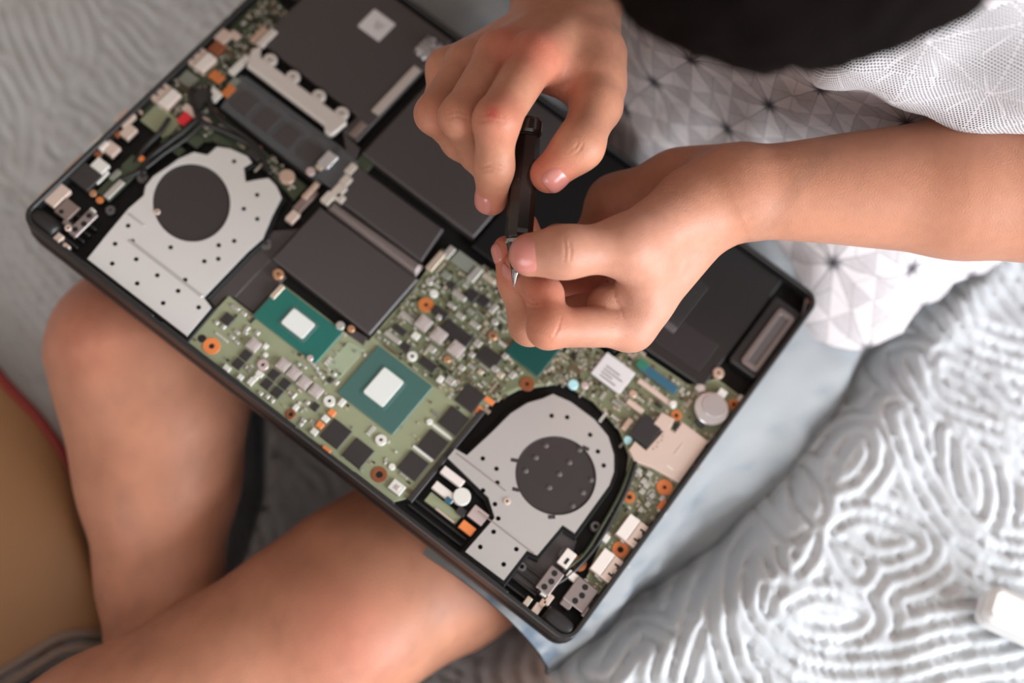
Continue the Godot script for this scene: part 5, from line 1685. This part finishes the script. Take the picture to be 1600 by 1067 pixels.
	item("capacitor", 67.8, 27.9, 3.4, 3.4, 16.5, 1.3, "tin_gold")
	item("capacitor", 58.6, 33.4, 3, 2.6, 16.5, 1.3, "tin_gold")
	item("capacitor", 72.6, 23.9, 3, 4, 16.5, 1.3, "tin")
	item("capacitor", 30.9, 14.9, 5, 3, 16.5, 1.3, "tin")
	item("capacitor", 39.9, 13.9, 6, 3, 16.5, 1.3, "tin")
	item("capacitor", 23.8, 13.3, 5, 2.4, 16.5, 1.3, "tin")
	item("capacitor", 42.1, 0.1, 3, 6, 16.5, 1.3, "tin")
	item("capacitor", 33.6, 9.4, 4, 3, 16.5, 1.3, "pcb_grey")
	item("capacitor", 10.7, 1.3, 5, 4, 16.5, 1.3, "pcb_grey")
	item("capacitor", 16.7, 4, 4, 4, 16.5, 1.3, "chip_black")
	item("capacitor", 22.1, 6, 6, 3, 16.5, 1.3, "tin")
	item("capacitor", 29.7, -12.5, 8, 3, 16.5, 1.3, "tin_gold")
	item("capacitor", 22.6, 23, 3, 3, 16.5, 1.3, "tin")
	item("capacitor", 9.6, 33.8, 9, 3, 16.5, 1.3, "tin")
	item("capacitor", 10.9, 47.7, 10, 2.6, 16.5, 1.3, "tin")
	item("capacitor", 26, 6, 3, 3, 16.5, 1.3, "tin")
	disc("copper_ring", 81.7, 22.8, 4, 16.5, 0.5, "rust", 1.2)
	item("radio_card", 114.2, -11.2, 19, 15.5, 17.6, 0.9, "label_white")
	item("ribbon_cable", 134.7, -24.4, 24, 5, 18.6, 0.6, "ribbon_blue")
	item("ribbon_cable", 123.6, -25, 6, 5, 18.7, 0.6, "ribbon_green")
	item("ribbon_socket", 138.1, -16.9, 22, 2.8, 16.5, 2.2, "beige")
	disc("standoff", 149.4, -17.4, 2, 16.5, 2.8, "ceramic", 0)
	disc("standoff", 158.9, -48.1, 3.1, 16, 3.2, "brass_pale", 0.9)
	disc("standoff", 156.2, -34.9, 2.4, 16, 2.6, "screw_pink", 0)
	disc("copper_ring", 177, -116.9, 2, 19, 0.6, "orange", 0)
	disc("coin_cell", 167.2, -28.3, 9.4, 16.5, 3.4, "silver", 0)
	disc("coin_cell_cap", 167.3, -30.7, 6.6, 19.9, 0.4, "silver_dull", 0)
	item("connector", 166.9, -39.6, 4.6, 4.6, 16.5, 3, "ceramic")
	item("capacitor", 176.6, -44.3, 3, 3.6, 16.5, 2, "ceramic")
	item("connector", 167.2, -18.3, 5, 3, 16.5, 2, "chip_black")
	item("capacitor", 154.9, -34.2, 3, 3, 16.5, 2.4, "tin")
	disc("copper_ring", 175.5, -39.5, 3.2, 16.5, 0.5, "rust_orange", 1.2)
	disc("copper_ring", 154.4, -14.1, 3.1, 16.5, 0.6, "rust_orange", 1.2)
	disc("copper_ring", 171.9, 22.5, 4.4, 16.5, 0.5, "orange", 1.1)
	disc("copper_ring", 160.2, 38.6, 3.2, 16.5, 0.5, "rust_orange", 1.4)
	item("copper_block", 176.8, 31.4, 4.6, 6, 16.5, 1.4, "orange")
	item("capacitor", 177.9, 34.4, 5, 2.2, 16.5, 1.2, "ceramic")
	card_slot()
	item("insulating_tape", 146.4, 4.4, 12, 15, 19.4, 0.35, "tape_black")
	item("connector", 134.1, -3.5, 10, 3, 16.5, 2.4, "beige")
	item("connector", 136.5, 7.4, 3, 7.5, 16.5, 2.2, "brass_pale")
	disc("blue_lamp", 101.1, 7.6, 2.8, 16.5, 1.6, "cyan", 0)
	disc("blue_lamp", 141.8, 14.1, 2.3, 16.5, 1.6, "cyan", 0)
	disc("standoff", 106.2, 4, 2, 16.5, 1.6, "screw_pink", 0)
	disc("standoff", 129.2, -8.7, 2.2, 16.5, 1.6, "brass_pale", 0)
	item("capacitor", 156, 24.2, 2.8, 3, 16.5, 1.4, "tin")
	item("capacitor", 161.3, 21.8, 2.8, 3, 16.5, 1.4, "tin")
	item("capacitor", 163.7, 27.9, 2.8, 3, 16.5, 1.4, "tin")
	item("capacitor", 169.2, 30.5, 2.8, 3, 16.5, 1.4, "tin")
	item("capacitor", 174.2, 28.4, 2.8, 3, 16.5, 1.4, "tin")
	item("capacitor", 170, 35.7, 2.8, 3, 16.5, 1.4, "tin")
	item("capacitor", 168.8, 40.6, 2.8, 3, 16.5, 1.4, "tin")
	item("capacitor", 161.2, 27, 2.8, 3, 16.5, 1.4, "tin")
	item("capacitor", 163.7, 31.9, 2.8, 3, 16.5, 1.4, "tin")
	port("usb_port", 171.9, 53.3, 13.2, 13.6, 1)
	port("usb_port", 171.8, 76.2, 13.2, 13.6, 1)
	disc("copper_ring", 172.4, 64.2, 4.4, 16.5, 0.5, "orange", 1.8)
	disc("copper_ring", 159.7, 83.4, 4, 16.5, 0.5, "rust_orange", 2)
	item("connector", 162.4, 64.6, 4.4, 4.4, 16.5, 2.4, "ceramic")
	item("capacitor", 159, 79.7, 2.4, 2.6, 16.5, 1.2, "ceramic")
	item("capacitor", 173, 83, 2.8, 2.8, 16.5, 1.6, "tin")
	item("capacitor", 160.7, 72.3, 2, 2.4, 16.5, 1.2, "tin")
	item("bracket_pad", 153.3, 85.9, 6, 9.5, 17, 2.4, "beige_white")
	item("slot", 154, 87.2, 1.6, 3.6, 19.4, 0.15, "void")
	item("bracket_pad", 161.9, 91.4, 8, 4, 17, 2.6, "beige_white")
	hinge(153.1, 100.6, 169.5, 96.6, 1)
	item("hinge_pin", 150.4, 115.7, 3, 5, 16, 3.4, "tin_gold")
	item("hinge_pin", 156.3, 115.9, 4, 6, 16, 3.4, "beige")
	item("hinge_pin", 156.8, 112.3, 3, 5, 16, 3.4, "brass_pale")
	item("hinge_pin", 162, 115.1, 3, 3.4, 16, 3.4, "tin_gold")
	item("hinge_pin", 158.3, 108.5, 3, 6, 16, 3.4, "beige")
	item("hinge_pin", 154.6, 107.1, 3.4, 3.4, 16, 3.4, "ceramic")
	port("usb_port", -173.2, -12.9, 13.4, 12, -1)
	port("usb_port", -172.5, 17.2, 13.4, 12, -1)
	item("connector_strip", -152, 14.9, 18.5, 4.4, 16.5, 3, "beige")
	item("flex_cable", -160, -10.6, 8, 6, 18.6, 0.8, "rust_orange")
	item("flex_cable", -149.4, -8.1, 5, 8, 18.4, 0.8, "rust_orange")
	item("connector", -153.9, -1.4, 7, 7, 16.5, 2.4, "ceramic")
	item("connector", -156, -24.9, 4, 15, 16.5, 2.2, "ceramic")
	item("connector", -151.2, -14.3, 4, 7, 16.5, 1.8, "pcb_grey")
	item("shield_can", -171.4, 0.1, 9, 8, 16.5, 1, "pcb_grey")
	item("headphone_jack", -175.2, -32.5, 9, 8, 16.5, 4, "beige")
	item("headphone_jack", -170, -37.7, 6, 4, 16.5, 3.4, "beige")
	item("jack_body", -172, -24.5, 7, 8, 16.5, 3, "rust")
	item("headphone_jack", -179.1, 41.6, 7, 10, 16.5, 4.2, "beige")
	item("headphone_jack", -172.5, 46.4, 6, 8, 16.5, 3.6, "beige")
	item("jack_tail", -178.1, 33, 6, 1.6, 16.5, 3, "brass_pale")
	item("jack_body", -176.4, 50.7, 3, 4, 16.5, 3, "rust")
	item("connector", -178.4, 61.4, 7, 6, 16.5, 4, "beige_white")
	item("connector", -172.7, 60, 8, 7, 16.5, 3.4, "beige")
	item("connector", -169.9, 71.5, 8, 7, 16.5, 3.2, "ceramic")
	item("connector", -166.2, 75, 3, 5, 16.5, 2.4, "ceramic")
	item("jack_body", -175.9, 66.9, 4, 3, 16.5, 2.6, "rust")
	item("power_jack", -172, 80.9, 15, 12, 16, 4, "chip_black")
	item("gold_clip", -180.5, 79.5, 2, 14.5, 16, 4.6, "brass_pale")
	item("gold_clip", -179.1, 74.2, 3, 3, 20, 0.8, "beige")
	item("gold_clip", -179.1, 86.1, 3, 3, 20, 0.8, "beige")
	item("video_port", -176.1, 98.7, 11, 13, 16.5, 3.6, "beige")
	item("port_foot", -165.2, 101.4, 9, 10, 16.5, 2.8, "brass_grey")
	disc("screw_hole", -166.4, 104.3, 1.3, 19.3, 0.2, "void", 0)
	hinge(-153.3, 102.3, 0, 0, -1)
	item("hinge_pin", -157.4, 116.8, 4, 6, 16, 3.4, "beige")
	item("hinge_pin", -151.1, 117.9, 4, 4, 16, 3.4, "beige")
	item("hinge_pin", -153.8, 108.6, 4, 4, 16, 3.4, "tin_gold")
	item("hinge_pin", -164.5, 117.7, 6, 2, 16, 3.4, "brass_grey")
	item("hinge_pin", -155.1, 94.3, 3, 4, 16, 3.4, "ceramic")
	item("red_wires", -155.5, 20.8, 5.5, 7, 18, 1.6, "red_wire")
	item("connector", -155, 76.9, 3.6, 13, 18, 1.2, "tin")
	item("connector", -160.6, 70.1, 3, 7, 17.5, 1.2, "pcb_grey")
	item("connector", -165, 75.6, 3, 9, 17.5, 1.4, "ceramic")
	item("daughter_board", -157.4, 72.4, 9, 22, 16, 1.2, "pcb_dark")
	item("daughter_board", -158.5, 59.1, 8, 9, 16, 1.6, "pcb_dark")
	item("daughter_board", -145.3, 26.7, 12, 6, 16, 1.6, "pcb_dark")
	item("daughter_board", -165.2, 29.1, 18, 14, 15.4, 1.2, "pcb")
	item("daughter_board", -150, 36.8, 14, 5, 16, 1.3, "pcb_dark")
	disc("copper_ring", -156.9, 53.7, 1.8, 18, 0.4, "orange", 0)
	disc("copper_ring", -156.9, 86, 2, 17.4, 0.6, "rust_orange", 0)
	disc("copper_ring", -162.2, 85.3, 2, 17.4, 0.6, "brass", 0)
	item("daughter_board", -129.2, 9.2, 32, 5, 16, 1.4, "pcb_dark")
	item("capacitor", -131.1, 9.3, 7, 3, 17.4, 1, "tin")
	item("capacitor", -137.3, 10.8, 5, 3, 17.4, 1, "tin")
	item("gold_strip", -125.2, 9, 12, 2.4, 17.4, 1.2, "brass_pale")
	item("gold_strip", -115.1, 8.9, 7, 2.2, 17.4, 1.2, "rust_orange")
	item("daughter_board", -130, 17.7, 16, 5, 16, 1.2, "pcb_dark")
	disc("screw_boss", -149.3, 86.5, 2.6, 15, 1.8, "boss_grey", 0.8)
	disc("screw_boss", -149.8, 61.2, 3, 15, 1.8, "boss_grey", 0.8)
	disc("screw_boss", -74.7, 48.8, 3.2, 15, 1.8, "boss_grey", 0.8)
	disc("standoff", -91.4, 11.4, 4.4, 16, 2.6, "brass_pale", 0)
	item("gold_clip", -73.4, 28.1, 5, 7, 16, 3.6, "beige")
	item("gold_clip", -76, 10, 3, 12, 16, 3.8, "brass_pale")
	item("gold_clip", -74.8, 15.7, 5, 16, 15, 3, "brass_grey")
	disc("standoff", -83.6, 0.8, 2.6, 17, 2.2, "screw_pink", 0)
	disc("copper_ring", -114.1, 8, 2, 17, 1, "brass", 0)
	item("silver_connector", -80.4, -10, 7, 10, 19, 1.8, "silver")
	item("silver_connector", -81.3, -4.9, 4, 5, 19, 1.2, "tin_gold")
	item("carrier_end", -74.1, -9.8, 12, 22, 16.5, 2.2, "slate")
	item("connector", -65.3, -7, 5, 6, 17, 3.4, "ceramic_warm")
	item("connector", -64.4, 0.3, 6, 8, 17, 3.4, "ceramic_warm")
	item("connector", -66, 7.5, 5, 7, 17, 3.4, "ceramic_warm")
	item("connector", -67.7, -14.3, 4, 7, 17, 3.4, "ceramic_warm")
	item("connector", -61, 3.2, 5, 4, 17, 3.4, "ceramic_warm")
	item("daughter_board", -65.2, -15.1, 9, 26, 16.2, 1, "pcb_dark")
	item("metal_strip", -79.7, -69.6, 5, 39, 19.4, 0.5, "beige_strip")
	item("metal_strip", -80.3, -36.1, 4.2, 11, 19.4, 0.5, "brass_grey")
	item("gold_clip", -160.2, -46.6, 4, 12, 17, 2.6, "brass_pale")
	item("gold_clip", -28.2, -15.8, 1, 1, 17, 0.5, "brass_pale")
	bracket()
	label_sticker(-114.8, -95.7)
	crumpled_foil(-82.7, -102.9)

# ---------------------------------------------------------------- loose things
func build_small_things() -> void:
	build_screwdriver()
	build_white_case()
	build_bag()

func build_screwdriver() -> void:
	var tip := Vector3(0.0591, 0.3031, 0.0298)
	var top := Vector3(0.0151, 0.3181, -0.0374)
	var d := (top - tip).normalized()
	var o := thing("screwdriver", "slim black precision screwdriver pinched between the two hands, its point downwards", "screwdriver", tip)
	var side := d.cross(Vector3(0.087, 0.577, 0.267).normalized()).normalized()
	o.basis = Basis(side, d, side.cross(d)).orthonormalized()
	var black := mat("screwdriver_black", lin(0.075, 0.072, 0.072), 0.2, 0.85)
	var steel := mat("bit_steel", lin(0.45, 0.45, 0.46), 0.2, 0.9)
	# a barrel of eight flats, waisted towards the collar
	var m := Mb.new()
	var prof := [[0.0215, 0.0040], [0.0235, 0.0056], [0.0250, 0.0064], [0.0270, 0.0066], [0.0560, 0.0066], [0.0720, 0.0062], [0.0728, 0.0056]]
	for i in prof.size() - 1:
		for s in 8:
			var t0 := TAU * (s + 0.15) / 8
			var t1 := TAU * (s + 1.15) / 8
			var p := func(k: int, t: float) -> Vector3: return Vector3(cos(t) * prof[k][1], prof[k][0], sin(t) * prof[k][1])
			m.face(PackedVector3Array([p.call(i, t0), p.call(i + 1, t0), p.call(i + 1, t1), p.call(i, t1)]))
	part("barrel", m.done(), black, o)
	part("collar_ring", lathe(PackedVector2Array([Vector2(0.0052, 0.0205), Vector2(0.0059, 0.0210), Vector2(0.0059, 0.0222), Vector2(0.0050, 0.0228)]), 32), steel, o)
	part("collar", lathe(PackedVector2Array([Vector2(0.0018, 0.0085), Vector2(0.0024, 0.0090), Vector2(0.0034, 0.0135), Vector2(0.0050, 0.0195), Vector2(0.0054, 0.0208), Vector2(0.0040, 0.0215)]), 32), black, o)
	part("bit", lathe(PackedVector2Array([Vector2(0.00005, 0), Vector2(0.0006, 0.0022), Vector2(0.0019, 0.0068), Vector2(0.0020, 0.0095), Vector2(0.0010, 0.0100)]), 6), steel, o)
	part("spin_cap", lathe(PackedVector2Array([Vector2(0.0040, 0.0732), Vector2(0.0062, 0.0736), Vector2(0.0068, 0.0750), Vector2(0.0068, 0.0800), Vector2(0.0060, 0.0812), Vector2(0.00001, 0.0814)]), 40), black, o)
	part("cap_seam", lathe(PackedVector2Array([Vector2(0.0050, 0.0727), Vector2(0.0053, 0.0730), Vector2(0.0050, 0.0734)]), 32), mats["boss_grey"], o)
	part("stud", lathe(PackedVector2Array([Vector2(0.0007, 0), Vector2(0.0005, 0.0004), Vector2(0.00001, 0.0005)]), 12), steel, o, Vector3(-0.0022, 0.050, 0.0053))

func build_white_case() -> void:
	var o := thing("plastic_case", "small white rounded plastic case lying on the quilt", "case", Vector3(0.3779, 0.160, -0.0524))
	o.rotation.y = 0.221
	var white := mat("white_plastic", lin(0.80, 0.80, 0.79), 0.35)
	var m := slab_mb(rect(-0.031, -0.0105, 0.031, 0.0105, 0.006, 8), 0.0, 0.009, 0.0)
	part("shell", slab(rect(-0.031, -0.0105, 0.031, 0.0105, 0.0065, 8), 0.001, 0.0085, 0.0012), white, o)
	part("lid", slab(rect(-0.031, -0.0105, 0.031, 0.0105, 0.0065, 8), 0.0088, 0.0165, 0.0028), white, o)
	part("base", slab(rect(-0.029, -0.0085, 0.029, 0.0085, 0.005, 8), 0.0, 0.0012, 0.0002), white, o)

func build_bag() -> void:
	var o := thing("bag", "tan leather bag with dark red piping lying by the right shin", "bag", Vector3(-0.15, 0.012, 0.25))
	var off := -o.position
	var tan := mat("tan_leather", lin(0.36, 0.19, 0.085), 0.5, 0.0, {"heightmap_enabled": true, "heightmap_texture": noise_tex(91, 0.12, 256, 3), "heightmap_scale": 0.02, "uv1_triplanar": true, "uv1_scale": Vector3(20, 20, 20)})
	var far := curve([Vector3(-0.30, 0.03, 0.15), Vector3(-0.235, 0.034, 0.158), Vector3(-0.190, 0.036, 0.168), Vector3(-0.150, 0.036, 0.174), Vector3(-0.118, 0.034, 0.186), Vector3(-0.075, 0.022, 0.215)], 5)
	var near := curve([Vector3(-0.030, 0.018, 0.243), Vector3(-0.040, 0.030, 0.249), Vector3(-0.053, 0.034, 0.262), Vector3(-0.062, 0.032, 0.285), Vector3(-0.072, 0.03, 0.315), Vector3(-0.09, 0.03, 0.38)], 5)
	var m := Mb.new()
	var rows := 22
	for i in rows + 1:
		var f := float(i) / rows
		for k in far.size():
			var a := far[k]
			var b := near[near.size() - 1 - k]
			var p := a.lerp(b, f)
			p.y += 0.014 * sin(PI * f) - 0.0
			m.vert(p + off)
	var w := far.size()
	for i in rows:
		for k in w - 1:
			var q := i * w + k
			m.quad(q, q + w, q + w + 1, q + 1)
	var cnt := m.v.size()
	for i in cnt:
		m.vert(m.v[i] + Vector3(0, -0.018, 0))
	for i in rows:
		for k in w - 1:
			var q := cnt + i * w + k
			m.quad(q, q + 1, q + w + 1, q + w)
	for k in w - 1:
		m.quad(k, k + 1, cnt + k + 1, cnt + k)
	for i in rows:
		m.quad(i * w, cnt + i * w, cnt + i * w + w, i * w + w)
		m.quad(i * w + w - 1, i * w + 2 * w - 1, cnt + i * w + 2 * w - 1, cnt + i * w + w - 1)
	m.smooth()
	part("leather_body", m.done(), tan, o)
	var pf := PackedVector3Array()
	for p in far:
		pf.append(p + off)
	part("piping", tube_mb(pf, PackedFloat32Array([0.0035]), 12).done(), mat("red_piping", lin(0.22, 0.018, 0.015), 0.5), o)
	for s in [[0.0, 0.0028], [0.008, 0.0028]]:
		var pn := PackedVector3Array()
		for p in near:
			pn.append(p + off + Vector3(0.8, 0, 0.6) * (s[0] as float))
		part("rim", tube_mb(pn, PackedFloat32Array([s[1]]), 12).done(), mat("rim_taupe", lin(0.26, 0.20, 0.165), 0.5), o)
	part("lining", slab(PackedVector2Array([Vector2(-0.024, 0.247), Vector2(0.06, 0.33), Vector2(0.06, 0.42), Vector2(-0.085, 0.40), Vector2(-0.062, 0.318), Vector2(-0.052, 0.288), Vector2(-0.043, 0.266), Vector2(-0.034, 0.254)]), 0.010, 0.022, 0.002), mat("black_lining", lin(0.010, 0.010, 0.011), 0.8), o, off)
	o.position.y -= 0.006
